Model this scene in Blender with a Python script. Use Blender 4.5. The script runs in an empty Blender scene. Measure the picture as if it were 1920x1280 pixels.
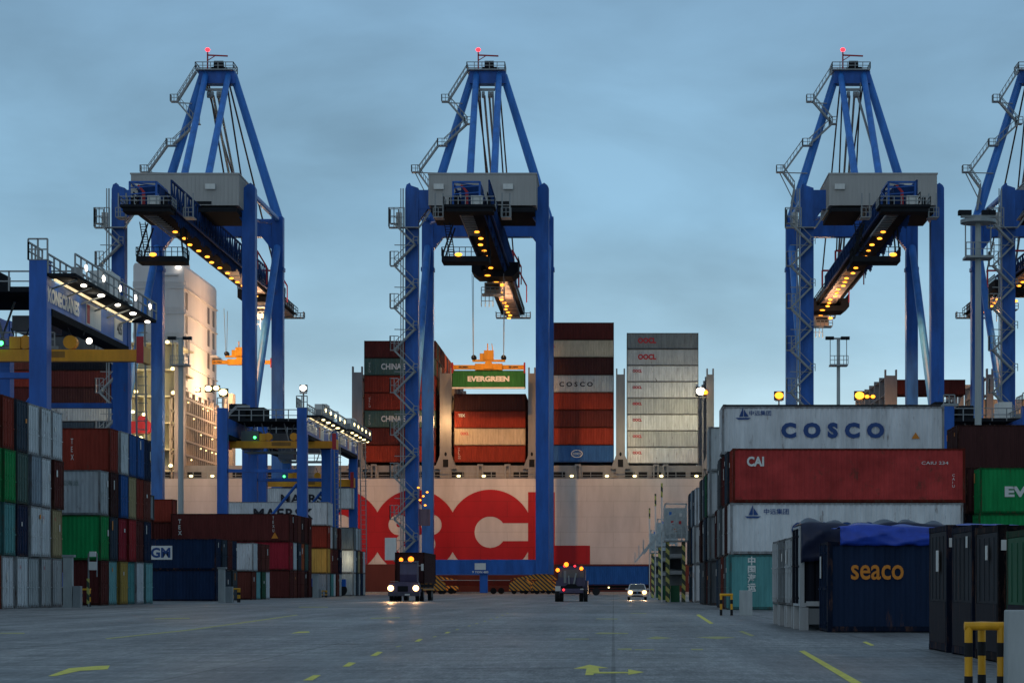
import bpy, math, random
from mathutils import Vector, Matrix
R = math.radians
rnd = random.Random(7)
scene = bpy.context.scene
COL = scene.collection

# ---------------------------------------------------------------- camera
F, VX, VY, H0 = 4400.0, 1150.0, 1098.0, 1.25      # focal length in photo pixels, vanishing point, eye height
cam_d = bpy.data.cameras.new('camera'); cam = bpy.data.objects.new('camera', cam_d); COL.objects.link(cam)
cam.location = (0, 0, H0); cam.rotation_euler = (R(90), 0, 0)
cam_d.sensor_width = 36; cam_d.lens = F / 1920 * 36
cam_d.shift_x = -(VX - 960) / 1920; cam_d.shift_y = (VY - 640) / 1920
cam_d.clip_start = 0.5; cam_d.clip_end = 20000
scene.camera = cam
scene.view_settings.view_transform = 'Standard'; scene.view_settings.look = 'None'
scene.view_settings.exposure = 0.12; scene.view_settings.gamma = 1.0

def px(x, s): return (x - VX) / s                  # photo x -> metres across, at scale s px per metre
def pz(y, s): return (VY - y) / s + H0             # photo y -> height
def D(s): return F / s                             # scale -> distance
def gp(x, y):                                      # point of the ground seen at a photo pixel
    s = (y - VY) / H0
    return ((x - VX) / s, F / s)

# ---------------------------------------------------------------- world: dusk sky with broken cloud
SUN_EL, SUN_ROT = R(1.5), R(200)
w = bpy.data.worlds.new('World'); scene.world = w; w.use_nodes = True
nt = w.node_tree; N = nt.nodes; L = nt.links; N.clear()
def nd(t, **k):
    n = N.new(t)
    for a, b in k.items(): setattr(n, a, b)
    return n
out = nd('ShaderNodeOutputWorld'); bg = nd('ShaderNodeBackground'); tc = nd('ShaderNodeTexCoord')
sky = nd('ShaderNodeTexSky', sky_type='NISHITA', sun_disc=False); sky.sun_elevation = SUN_EL; sky.sun_rotation = SUN_ROT
sky.air_density = 1.5; sky.dust_density = 2.0
skm = nd('ShaderNodeMix', data_type='RGBA', blend_type='MULTIPLY'); skm.inputs[0].default_value = 1
skm.inputs[7].default_value = (0.10, 0.10, 0.10, 1); L.new(sky.outputs[0], skm.inputs[6])
sep = nd('ShaderNodeSeparateXYZ'); L.new(tc.outputs['Generated'], sep.inputs[0])
ramp = nd('ShaderNodeValToRGB'); cr = ramp.color_ramp
stops = [(0.0, (.53, .72, .79)), (.065, (.53, .74, .83)), (.10, (.34, .555, .70)), (.155, (.235, .43, .60)),
         (.25, (.175, .32, .475)), (.5, (.20, .29, .38)), (1.0, (.22, .29, .36))]
while len(cr.elements) < len(stops): cr.elements.new(0.5)
for e, (p, c) in zip(cr.elements, stops): e.position = p; e.color = (*c, 1)
L.new(sep.outputs['Z'], ramp.inputs[0])
mp = nd('ShaderNodeMapping'); mp.inputs['Scale'].default_value = (5, 5, 13); L.new(tc.outputs['Generated'], mp.inputs[0])
n1 = nd('ShaderNodeTexNoise'); n1.inputs['Scale'].default_value = 1.3; n1.inputs['Detail'].default_value = 7
n1.inputs['Roughness'].default_value = .52; n1.inputs['Distortion'].default_value = .3; L.new(mp.outputs[0], n1.inputs['Vector'])
cl = nd('ShaderNodeMapRange'); cl.inputs[1].default_value = .32; cl.inputs[2].default_value = .7
cl.inputs[3].default_value = .81; cl.inputs[4].default_value = 1.16; L.new(n1.outputs[0], cl.inputs[0])
cm = nd('ShaderNodeMix', data_type='RGBA', blend_type='MULTIPLY'); cm.inputs[0].default_value = 1
L.new(ramp.outputs[0], cm.inputs[6]); L.new(cl.outputs[0], cm.inputs[7])
dv = Vector(((690-VX)/F, 1, (VY-262)/F)).normalized()      # a smudge of dark cloud
sb = nd('ShaderNodeVectorMath', operation='SUBTRACT'); sb.inputs[1].default_value = tuple(dv); L.new(tc.outputs['Generated'], sb.inputs[0])
ms = nd('ShaderNodeVectorMath', operation='MULTIPLY'); ms.inputs[1].default_value = (28, 28, 44); L.new(sb.outputs[0], ms.inputs[0])
ln = nd('ShaderNodeVectorMath', operation='LENGTH'); L.new(ms.outputs[0], ln.inputs[0])
nz = nd('ShaderNodeMath', operation='MULTIPLY_ADD'); nz.inputs[1].default_value = 1.5; nz.inputs[2].default_value = -.75; L.new(n1.outputs[0], nz.inputs[0])
ad = nd('ShaderNodeMath', operation='ADD'); L.new(ln.outputs['Value'], ad.inputs[0]); L.new(nz.outputs[0], ad.inputs[1])
bl = nd('ShaderNodeMapRange', interpolation_type='SMOOTHSTEP'); bl.inputs[1].default_value = 0; bl.inputs[2].default_value = 1.1; bl.inputs[3].default_value = .78; bl.inputs[4].default_value = 1; L.new(ad.outputs[0], bl.inputs[0])
cm2 = nd('ShaderNodeMix', data_type='RGBA', blend_type='MULTIPLY'); cm2.inputs[0].default_value = 1; L.new(cm.outputs[2], cm2.inputs[6]); L.new(bl.outputs[0], cm2.inputs[7]); cm = cm2
mx = nd('ShaderNodeMix', data_type='RGBA', blend_type='ADD'); mx.inputs[0].default_value = .12
L.new(cm.outputs[2], mx.inputs[6]); L.new(skm.outputs[2], mx.inputs[7])
L.new(mx.outputs[2], bg.inputs[0]); bg.inputs[1].default_value = 1.0; L.new(bg.outputs[0], out.inputs[0])

sd = bpy.data.lights.new('sun', 'SUN'); sd.energy = .12; sd.angle = R(25); sd.color = (1, .86, .74)
so = bpy.data.objects.new('sun', sd); COL.objects.link(so); so.rotation_euler = (R(70), 0, R(-20)); so.location = (0, -50, 120)

# ---------------------------------------------------------------- materials
MATS = {}
def mat(name, rgb, rough=.6, metal=0, dirt=.25, rust=0.0, streak=True, scale=1.0, spec=.3, bump=0.0):
    if name in MATS: return MATS[name]
    m = bpy.data.materials.new(name); m.use_nodes = True; t = m.node_tree; b = t.nodes['Principled BSDF']
    b.inputs['Roughness'].default_value = rough; b.inputs['Metallic'].default_value = metal
    b.inputs['Specular IOR Level'].default_value = spec
    tcn = t.nodes.new('ShaderNodeTexCoord'); oi = t.nodes.new('ShaderNodeObjectInfo')
    add = t.nodes.new('ShaderNodeVectorMath'); add.operation = 'MULTIPLY_ADD'
    add.inputs[1].default_value = (1, 1, .22 if streak else 1)
    sc = t.nodes.new('ShaderNodeVectorMath'); sc.operation = 'SCALE'; sc.inputs['Scale'].default_value = 31
    cmb = t.nodes.new('ShaderNodeCombineXYZ')
    for i in range(3): t.links.new(oi.outputs['Random'], cmb.inputs[i])
    t.links.new(cmb.outputs[0], sc.inputs[0]); t.links.new(tcn.outputs['Object'], add.inputs[0]); t.links.new(sc.outputs[0], add.inputs[2])
    n = t.nodes.new('ShaderNodeTexNoise'); n.inputs['Scale'].default_value = 1.6 * scale; n.inputs['Detail'].default_value = 6
    n.inputs['Roughness'].default_value = .65; t.links.new(add.outputs[0], n.inputs['Vector'])
    mr = t.nodes.new('ShaderNodeMapRange'); mr.inputs[1].default_value = .3; mr.inputs[2].default_value = .75
    mr.inputs[3].default_value = 1 + dirt * .4; mr.inputs[4].default_value = 1 - dirt; t.links.new(n.outputs[0], mr.inputs[0])
    mu = t.nodes.new('ShaderNodeMix'); mu.data_type = 'RGBA'; mu.blend_type = 'MULTIPLY'; mu.inputs[0].default_value = 1
    mu.inputs[6].default_value = (*rgb, 1); t.links.new(mr.outputs[0], mu.inputs[7])
    last = mu.outputs[2]
    if rust > 0:
        n2 = t.nodes.new('ShaderNodeTexNoise'); n2.inputs['Scale'].default_value = 2.6 * scale; n2.inputs['Detail'].default_value = 8
        n2.inputs['Roughness'].default_value = .75; t.links.new(add.outputs[0], n2.inputs['Vector'])
        m2 = t.nodes.new('ShaderNodeMapRange'); m2.inputs[1].default_value = .66 - rust * .16; m2.inputs[2].default_value = .74 - rust * .1
        m2.inputs[4].default_value = .8; t.links.new(n2.outputs[0], m2.inputs[0])
        mu2 = t.nodes.new('ShaderNodeMix'); mu2.data_type = 'RGBA'; t.links.new(m2.outputs[0], mu2.inputs[0])
        t.links.new(last, mu2.inputs[6]); mu2.inputs[7].default_value = (.09, .045, .03, 1); last = mu2.outputs[2]
    t.links.new(last, b.inputs['Base Color'])
    if bump > 0:
        bn = t.nodes.new('ShaderNodeBump'); bn.inputs['Strength'].default_value = bump; bn.inputs['Distance'].default_value = .03
        t.links.new(n.outputs[0], bn.inputs['Height']); t.links.new(bn.outputs[0], b.inputs['Normal'])
    MATS[name] = m; return m
def emit(name, rgb, k):
    if name in MATS: return MATS[name]
    m = bpy.data.materials.new(name); m.use_nodes = True; t = m.node_tree; b = t.nodes['Principled BSDF']
    b.inputs['Base Color'].default_value = (*[min(1, c) * .5 for c in rgb], 1)
    b.inputs['Emission Color'].default_value = (*rgb, 1); b.inputs['Emission Strength'].default_value = k
    MATS[name] = m; return m
def stripes(name, c1, c2, period, ang=.8):
    if name in MATS: return MATS[name]
    m = bpy.data.materials.new(name); m.use_nodes = True; t = m.node_tree; b = t.nodes['Principled BSDF']; b.inputs['Roughness'].default_value = .6
    tcn = t.nodes.new('ShaderNodeTexCoord'); s = t.nodes.new('ShaderNodeSeparateXYZ'); t.links.new(tcn.outputs['Object'], s.inputs[0])
    a = t.nodes.new('ShaderNodeMath'); a.operation = 'MULTIPLY'; a.inputs[1].default_value = ang; t.links.new(s.outputs['X'], a.inputs[0])
    a2 = t.nodes.new('ShaderNodeMath'); a2.operation = 'ADD'; t.links.new(a.outputs[0], a2.inputs[0]); t.links.new(s.outputs['Z'], a2.inputs[1])
    q = t.nodes.new('ShaderNodeMath'); q.operation = 'MULTIPLY'; q.inputs[1].default_value = 1 / period; t.links.new(a2.outputs[0], q.inputs[0])
    f = t.nodes.new('ShaderNodeMath'); f.operation = 'FRACT'; t.links.new(q.outputs[0], f.inputs[0])
    g = t.nodes.new('ShaderNodeMath'); g.operation = 'GREATER_THAN'; g.inputs[1].default_value = .5; t.links.new(f.outputs[0], g.inputs[0])
    mu = t.nodes.new('ShaderNodeMix'); mu.data_type = 'RGBA'; mu.inputs[6].default_value = (*c1, 1); mu.inputs[7].default_value = (*c2, 1)
    t.links.new(g.outputs[0], mu.inputs[0]); t.links.new(mu.outputs[2], b.inputs['Base Color'])
    MATS[name] = m; return m

BLUE = mat('crane_blue_paint', (.014, .10, .40), .5, dirt=.45, rust=.28, scale=.5)
TBLUE = mat('crane_skylit_blue', (.035, .18, .56), .45, dirt=.35, rust=.15, scale=.5)  # lighter crane blue: sky light on the tubes put into the colour
SOFF = mat('girder_shaded_underside', (.012, .013, .018), .95, dirt=.3, spec=.03)  # near black: shade under the girder put into the colour
DBLUE = mat('girder_shaded_blue', (.012, .04, .14), .8, dirt=.3, scale=.5, spec=.1)  # darker crane blue: shade of the walkways put into the colour
GALV = mat('galvanised_steel', (.24, .26, .27), .5, metal=.3, dirt=.2)
DARK = mat('dark_steel', (.018, .02, .024), .95, dirt=.2, spec=.04)
GREY = mat('grey_siding', (.36, .35, .34), .7, dirt=.12, scale=.4)
BOOMG = mat('boom_lamplit_grey', (.26, .225, .22), .6, dirt=.3, scale=.4)  # tan spill of the boom lamps put into this grey
REDP = mat('red_paint', (.35, .02, .03), .5)
ROPE = mat('rope', (.045, .03, .035), .6)
YEL = mat('spreader_yellow', (.65, .28, .015), .5, dirt=.25, scale=.8)
BYEL = mat('barrier_yellow', (.75, .36, .015), .45, dirt=.3, rust=.2, scale=4)
WHT = mat('white_paint', (.62, .62, .60), .6, dirt=.15)
BLK = mat('black_rubber', (.012, .012, .014), .8, dirt=.1)
HULLW = mat('hull_white', (.52, .50, .505), .8, spec=.1, dirt=.2, rust=.12, scale=.3, streak=True)
def plates(m, k=.82, bw=9.0, rh=2.6):
    t = m.node_tree; b = t.nodes['Principled BSDF']; src = b.inputs['Base Color'].links[0].from_socket
    tc_ = t.nodes.new('ShaderNodeTexCoord'); sp_ = t.nodes.new('ShaderNodeSeparateXYZ'); cb_ = t.nodes.new('ShaderNodeCombineXYZ'); t.links.new(tc_.outputs['Object'], sp_.inputs[0])
    t.links.new(sp_.outputs['X'], cb_.inputs[0]); t.links.new(sp_.outputs['Z'], cb_.inputs[1])
    q = t.nodes.new('ShaderNodeTexBrick'); q.inputs['Scale'].default_value = 1; q.inputs['Brick Width'].default_value = bw; q.inputs['Row Height'].default_value = rh; q.inputs['Mortar Size'].default_value = .05
    q.inputs['Color1'].default_value = (1,1,1,1); q.inputs['Color2'].default_value = (.95,.95,.96,1); q.inputs['Mortar'].default_value = (k,k,k,1); t.links.new(cb_.outputs[0], q.inputs['Vector'])
    mm = t.nodes.new('ShaderNodeMix'); mm.data_type = 'RGBA'; mm.blend_type = 'MULTIPLY'; mm.inputs[0].default_value = 1; t.links.new(src, mm.inputs[6]); t.links.new(q.outputs['Color'], mm.inputs[7]); t.links.new(mm.outputs[2], b.inputs['Base Color'])
plates(HULLW)
HULLR = mat('hull_lettering_red', (.34, .005, .012), .6, dirt=.2, scale=.3)
plates(HULLR, .7)
HULLB = mat('hull_lower_red', (.085, .02, .018), .7, dirt=.3, scale=.3)
SHIPG = mat('ship_deck_grey', (.22, .225, .24), .7, dirt=.25, scale=.6)
SHIPT = mat('ship_tan_steel', (.34, .28, .24), .7, dirt=.25, scale=.6)
SHIPW = mat('superstructure_white', (.66, .64, .63), .7, dirt=.1, scale=.3)
GLASS = mat('dark_glass', (.02, .025, .03), .12, dirt=0, spec=.6)
CONC = mat('pale_concrete', (.36, .38, .38), .85, dirt=.25, scale=2)
CONC2 = mat('grey_concrete', (.27, .29, .30), .85, dirt=.3, scale=2)
WOOD = mat('white_lettering', (.62, .62, .6), .6, dirt=.1)
TNAVY = mat('navy_lettering', (.02, .06, .2), .6, dirt=.1)
TBLACK = mat('black_lettering', (.02, .02, .03), .6, dirt=.1)
TRED = mat('red_lettering', (.45, .03, .04), .6, dirt=.1)
TORG = mat('orange_lettering', (.55, .19, .02), .6, dirt=.1)
SOD = emit('sodium_lamp', (1, .33, .025), 2.6)
SODC = emit('sodium_core', (1, .34, .03), 3.2)
WARM = emit('warm_lamp', (1, .80, .35), 4)
COOL = emit('white_lamp', (1, .90, .78), 5)
REDL = emit('red_beacon', (1, .02, .03), 4)
AMB = emit('amber_beacon', (1, .20, .01), 3.4)
GRN = emit('green_lamp', (.05, 1, .15), 6)
HEAD = emit('headlamp', (1, .56, .22), 6)
STRIPE = stripes('hazard_stripes', (.55, .22, .01), (.012, .012, .014), .62, .9)
STRIPE2 = stripes('post_stripes', (.42, .40, .10), (.03, .05, .03), .75, 1.0)

# ---------------------------------------------------------------- mesh building
class MB:
    def __init__(s): s.v = []; s.f = []
    def quad(s, a, b, c, d):
        n = len(s.v); s.v += [tuple(a), tuple(b), tuple(c), tuple(d)]; s.f.append((n, n+1, n+2, n+3)); return s
    def box(s, x0, x1, y0, y1, z0, z1):
        n = len(s.v)
        s.v += [(x0,y0,z0),(x1,y0,z0),(x1,y1,z0),(x0,y1,z0),(x0,y0,z1),(x1,y0,z1),(x1,y1,z1),(x0,y1,z1)]
        s.f += [(n,n+3,n+2,n+1),(n+4,n+5,n+6,n+7),(n,n+1,n+5,n+4),(n+1,n+2,n+6,n+5),(n+2,n+3,n+7,n+6),(n+3,n,n+4,n+7)]
        return s
    def bar(s, p, q, r, r2=None, n=4, w=None):
        """bar from p to q; n=4 square section (half width r), else round; r2 = radius at q"""
        p = Vector(p); q = Vector(q); d = (q - p)
        if d.length < 1e-6: return s
        d.normalize(); r2 = r if r2 is None else r2
        up = Vector((0, 0, 1)) if abs(d.z) < .9 else Vector((0, 1, 0))
        a = d.cross(up).normalized(); b = a.cross(d).normalized(); k = len(s.v); off = math.pi/4 if n == 4 else 0
        m = math.sqrt(2) if n == 4 else 1
        for c, rr in ((p, r), (q, r2)):
            for i in range(n):
                t = 2*math.pi*i/n + off; s.v.append(tuple(c + (a*math.cos(t) + b*math.sin(t))*rr*m))
        for i in range(n): s.f.append((k+i, k+(i+1)%n, k+n+(i+1)%n, k+n+i))
        s.f.append(tuple(k+i for i in reversed(range(n)))); s.f.append(tuple(k+n+i for i in range(n)))
        return s
    def prism(s, pts, y0, y1):
        """polygon in x,z (counter-clockwise seen from -y) extruded along y"""
        n = len(pts); k = len(s.v)
        s.v += [(x, y0, z) for x, z in pts] + [(x, y1, z) for x, z in pts]
        s.f.append(tuple(range(k, k+n))); s.f.append(tuple(range(k+2*n-1, k+n-1, -1)))
        for i in range(n): s.f.append((k+i, k+n+i, k+n+(i+1)%n, k+(i+1)%n))
        return s
    def prismx(s, pts, x0, x1):
        """polygon in y,z extruded along x"""
        n = len(pts); k = len(s.v)
        s.v += [(x0, y, z) for y, z in pts] + [(x1, y, z) for y, z in pts]
        s.f.append(tuple(range(k+n-1, k-1, -1))); s.f.append(tuple(range(k+n, k+2*n)))
        for i in range(n): s.f.append((k+i, k+(i+1)%n, k+n+(i+1)%n, k+n+i))
        return s
    def ball(s, c, rx, ry, rz, n=10, m=6):
        k = len(s.v)
        for j in range(m+1):
            th = math.pi*j/m
            for i in range(n):
                ph = 2*math.pi*i/n; s.v.append((c[0]+rx*math.sin(th)*math.cos(ph), c[1]+ry*math.sin(th)*math.sin(ph), c[2]+rz*math.cos(th)))
        for j in range(m):
            for i in range(n): s.f.append((k+j*n+i, k+(j+1)*n+i, k+(j+1)*n+(i+1)%n, k+j*n+(i+1)%n))
        return s
    def rail(s, p, q, h=1.1, r=.045, step=2.2):
        p = Vector(p); q = Vector(q); u = Vector((0,0,h)); n = max(1, round((q-p).length/step))
        s.bar(p+u, q+u, r); s.bar(p+u*.5, q+u*.5, r*.8)
        for i in range(n+1): c = p+(q-p)*i/n; s.bar(c, c+u, r)
        return s
    def mesh(s, name, m=None):
        me = bpy.data.meshes.new(name); me.from_pydata(s.v, [], s.f); me.update()
        if m: me.materials.append(m)
        return me
    def build(s, name, m, parent=None, loc=None, smooth=False):
        if not s.v: return None
        me = s.mesh(name, m)
        if smooth:
            for p in me.polygons: p.use_smooth = True
        o = bpy.data.objects.new(name, me); COL.objects.link(o)
        if parent: o.parent = parent
        if loc: o.location = loc
        return o
def tag(o, label=None, cat=None, group=None, kind=None):
    if label: o['label'] = label
    if cat: o['category'] = cat
    if group: o['group'] = group
    if kind: o['kind'] = kind
    return o
def thing(name, label, cat, loc=(0,0,0), group=None, rz=0):
    o = bpy.data.objects.new(name, None); COL.objects.link(o); o.location = loc; o.rotation_euler = (0,0,rz); o.empty_display_size = .5
    return tag(o, label, cat, group)
TXT = {}
def text(body, w_, h_, m, parent, loc, rot=(90,0,0), bold=.0, vertical=False, name='lettering', gap=1.0):
    """flat lettering w_ metres wide, h_ metres high, lower left corner at loc"""
    key = (body, round(w_,3), round(h_,3), bold, m.name, gap)
    if key not in TXT:
        cu = bpy.data.curves.new('t', 'FONT'); cu.body = '\n'.join(body) if vertical else body
        cu.offset = bold; cu.extrude = .0; cu.space_character = gap; cu.resolution_u = 3
        to = bpy.data.objects.new('t', cu); COL.objects.link(to)
        dg = bpy.context.evaluated_depsgraph_get(); dg.update()
        me = bpy.data.meshes.new_from_object(to.evaluated_get(dg)); bpy.data.objects.remove(to); me.name = name
        xs = [v.co.x for v in me.vertices]; ys = [v.co.y for v in me.vertices]
        sx = w_/max(1e-6, max(xs)-min(xs)); sy = h_/max(1e-6, max(ys)-min(ys)); x0 = min(xs); y0 = min(ys)
        for v in me.vertices: v.co.x = (v.co.x-x0)*sx; v.co.y = (v.co.y-y0)*sy; v.co.z = 0
        me.materials.clear(); me.materials.append(m); TXT[key] = me
    o = bpy.data.objects.new(name, TXT[key]); COL.objects.link(o); o.parent = parent; o.location = loc; o.rotation_euler = tuple(R(a) for a in rot)
    return o
def scan(test, x0, x1, z0, z1, y, dz=.07, dx=.05):
    """strips covering the points where test(x, z) holds, as one flat sheet facing the camera"""
    mb = MB(); z = z0
    while z < z1:
        zt = min(z+dz, z1); zc = (z+zt)/2; x = x0; st = None
        while x < x1 + dx:
            inside = x <= x1 and test(x, zc)
            if inside and st is None: st = x
            if not inside and st is not None: mb.quad((st,y,z),(x,y,z),(x,y,zt),(st,y,zt)); st = None
            x += dx
        z = zt
    return mb
def light(name, kind, loc, e, col, size=.3, target=None, cone=100, parent=None):
    l = bpy.data.lights.new(name, kind); l.energy = e; l.color = col
    l.shadow_soft_size = size
    if kind == 'SPOT': l.spot_size = R(cone); l.spot_blend = .6
    o = bpy.data.objects.new(name, l); COL.objects.link(o); o.location = loc
    if target: o.rotation_euler = (Vector(target)-Vector(loc)).to_track_quat('-Z', 'Y').to_euler()
    if parent: o.parent = parent
    return o
ORG = (1, .45, .12)

# ---------------------------------------------------------------- ground, water
gm = bpy.data.materials.new('terminal_paving'); gm.use_nodes = True; t = gm.node_tree; b = t.nodes['Principled BSDF']
tcn = t.nodes.new('ShaderNodeTexCoord')
def gnoise(sc, det, vec):
    m_ = t.nodes.new('ShaderNodeMapping'); m_.inputs['Scale'].default_value = vec; t.links.new(tcn.outputs['Object'], m_.inputs[0])
    n_ = t.nodes.new('ShaderNodeTexNoise'); n_.inputs['Scale'].default_value = sc; n_.inputs['Detail'].default_value = det; n_.inputs['Roughness'].default_value = .6
    t.links.new(m_.outputs[0], n_.inputs['Vector']); return n_.outputs[0]
na = gnoise(.10, 5, (1, .55, 1)); nb = gnoise(1.2, 6, (.35, 1, 1)); nc = gnoise(24, 3, (1, .10, 1))
def math_(op, a, b_):
    q = t.nodes.new('ShaderNodeMath'); q.operation = op
    for i, v in enumerate((a, b_)):
        if isinstance(v, (int, float)): q.inputs[i].default_value = v
        else: t.links.new(v, q.inputs[i])
    return q.outputs[0]
nt_ = gnoise(.55, 4, (1, .035, 1)); nf = gnoise(6, 5, (1, .12, 1))
tot = math_('ADD', math_('ADD', math_('ADD', math_('MULTIPLY', na, .30), math_('MULTIPLY', nb, .26)), math_('MULTIPLY', nc, .24)), math_('ADD', math_('MULTIPLY', nt_, .28), math_('MULTIPLY', nf, .24)))
rp = t.nodes.new('ShaderNodeValToRGB'); rp.color_ramp.elements[0].position = .50; rp.color_ramp.elements[0].color = (.05, .053, .057, 1)
rp.color_ramp.elements[1].position = .82; rp.color_ramp.elements[1].color = (.44, .44, .44, 1)
e_ = rp.color_ramp.elements.new(.66); e_.color = (.19, .195, .20, 1)
t.links.new(tot, rp.inputs[0])
bt = t.nodes.new('ShaderNodeTexBrick'); bt.offset = 0; bt.inputs['Scale'].default_value = 1; bt.inputs['Brick Width'].default_value = 6; bt.inputs['Row Height'].default_value = 6
bt.inputs['Mortar Size'].default_value = .035; bt.inputs['Mortar Smooth'].default_value = .3; bt.inputs['Color1'].default_value = (1,1,1,1); bt.inputs['Color2'].default_value = (.86,.86,.87,1); bt.inputs['Mortar'].default_value = (.55,.55,.55,1)
t.links.new(tcn.outputs['Object'], bt.inputs['Vector'])
st_ = t.nodes.new('ShaderNodeMapRange'); st_.inputs[1].default_value = .60; st_.inputs[2].default_value = .68; st_.inputs[3].default_value = 1; st_.inputs[4].default_value = .6
t.links.new(gnoise(.32, 5, (1, .6, 1)), st_.inputs[0])                      # oil and water stains
gm1 = t.nodes.new('ShaderNodeMix'); gm1.data_type = 'RGBA'; gm1.blend_type = 'MULTIPLY'; gm1.inputs[0].default_value = 1; t.links.new(rp.outputs[0], gm1.inputs[6]); t.links.new(bt.outputs['Color'], gm1.inputs[7])
gm2 = t.nodes.new('ShaderNodeMix'); gm2.data_type = 'RGBA'; gm2.blend_type = 'MULTIPLY'; gm2.inputs[0].default_value = 1; t.links.new(gm1.outputs[2], gm2.inputs[6]); t.links.new(st_.outputs[0], gm2.inputs[7])
t.links.new(gm2.outputs[2], b.inputs['Base Color'])
rr_ = t.nodes.new('ShaderNodeMapRange'); rr_.inputs[1].default_value = .35; rr_.inputs[2].default_value = .65; rr_.inputs[3].default_value = .36; rr_.inputs[4].default_value = .72
t.links.new(na, rr_.inputs[0]); t.links.new(rr_.outputs[0], b.inputs['Roughness']); b.inputs['Specular IOR Level'].default_value = .10
bn = t.nodes.new('ShaderNodeBump'); bn.inputs['Strength'].default_value = .35; bn.inputs['Distance'].default_value = .02
t.links.new(nb, bn.inputs['Height']); t.links.new(bn.outputs[0], b.inputs['Normal'])
QY = 395.2
g = MB().box(-3000, 3000, -200, QY, -3, 0).build('ground', gm); tag(g, kind='structure')
wm = mat('harbour_water', (.02, .035, .045), .15, dirt=.1, spec=.5)
tag(MB().quad((-9000,QY,-2.4),(9000,QY,-2.4),(9000,15000,-2.4),(-9000,15000,-2.4)).build('water', wm), kind='structure')
tag(MB().box(-300, 300, QY-.8, QY-.1, .004, .28).build('quay_kerb', CONC2), kind='structure')

# painted markings on the paving, traced on the ground
YP = mat('yellow_road_paint', (.72, .66, .12), .8, dirt=.45, scale=6, streak=False)
YPF = mat('worn_yellow_paint', (.42, .41, .17), .8, dirt=.5, scale=5, streak=False)
def paint(polys, m, name='road_marking'):
    mb = MB()
    for poly in polys:
        n = len(mb.v); mb.v += [(*gp(x, y), .004) for x, y in poly]; mb.f.append(tuple(range(n, n+len(poly))))
    o = mb.build(name, m); tag(o, kind='structure'); return o
def dash(x0, y0, x1, y1, w_=2.2): return [(x0, y0), (x0+w_*1.8, y0+w_*.35), (x1+w_*1.8, y1+w_*.35), (x1, y1)]
solid = [[(90,1267),(104,1267),(150,1257),(202,1254),(206,1247),(180,1248),(130,1252)],
         [(568,1275),(586,1275),(602,1265),(588,1265)], [(642,1249),(655,1249),(668,1242),(654,1241)],
         [(694,1229),(706,1229),(718,1222),(708,1221)], [(777,1202),(786,1202),(793,1197.5),(785,1197.5)],
         [(833,1186.5),(840,1186.5),(845,1184),(838,1184)], [(545,1187),(560,1186),(581,1185),(579,1183),(560,1183.5)],
         [(1498,1220),(1508,1219),(1645,1296),(1622,1296)],
         [(1075,1253),(1105,1245.5),(1142,1252),(1122,1252),(1124,1259),(1178,1259),(1178,1254),(1208,1259.5),(1178,1264.5),(1178,1261.5),(1114,1262),(1112,1265),(1097,1265),(1100,1253)],
         [(1305,1152),(1311,1151),(1338,1168),(1331,1169)], [(1617,1203),(1624,1202),(1640,1209),(1633,1210)]]
paint(solid, YP)
worn = [[(197,1196),(200,1197.5),(350,1182),(462,1167),(560,1152.5),(556,1151.5),(455,1165.5),(350,1180)],
        [(290,1160),(356,1159),(355,1157.5),(290,1158.5)], [(0,1187),(46,1187.5),(46,1185.5),(0,1185.5)],
        [(560,1138),(615,1138),(615,1136.8),(560,1136.8)], [(695,1159),(750,1158),(750,1156.6),(695,1157.5)],
        [(1115,1187),(1125,1188),(1178,1187.5),(1178,1186),(1124,1185)], [(1211,1196),(1230,1197.5),(1262,1195.5),(1230,1192.5)],
        [(1304,1194),(1345,1192.5),(1380,1194),(1345,1197.5)], [(1158,1217),(1184,1218),(1184,1214.6),(1158,1215.4)],
        [(1296,1218),(1318,1218),(1318,1215.6),(1296,1215.6)], [(1190,1218),(1226,1218),(1226,1216.4),(1190,1216.4)],
        [(1118,1160),(1158,1160.5),(1158,1159),(1118,1158.8)], [(1182,1149.6),(1212,1149.6),(1212,1148.6),(1182,1148.6)],
        [(1385,1183),(1392,1182),(1415,1191),(1408,1192)], [(1060,1198),(1104,1198),(1104,1196.6),(1060,1196.6)]]
for a in ((741,1212,750,1209.5),(810,1193.5,816,1191.5),(853,1180,858,1178),(876,1173,880,1171.5),(890,1168.6,894,1167.2),(905,1164,909,1162.8),(917,1160,921,1159),(928,1156.4,932,1155.5),(938,1152.5,942,1151.7),(948,1149,951,1148.3)):
    worn.append(dash(*a))
paint(worn, YPF)

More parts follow.
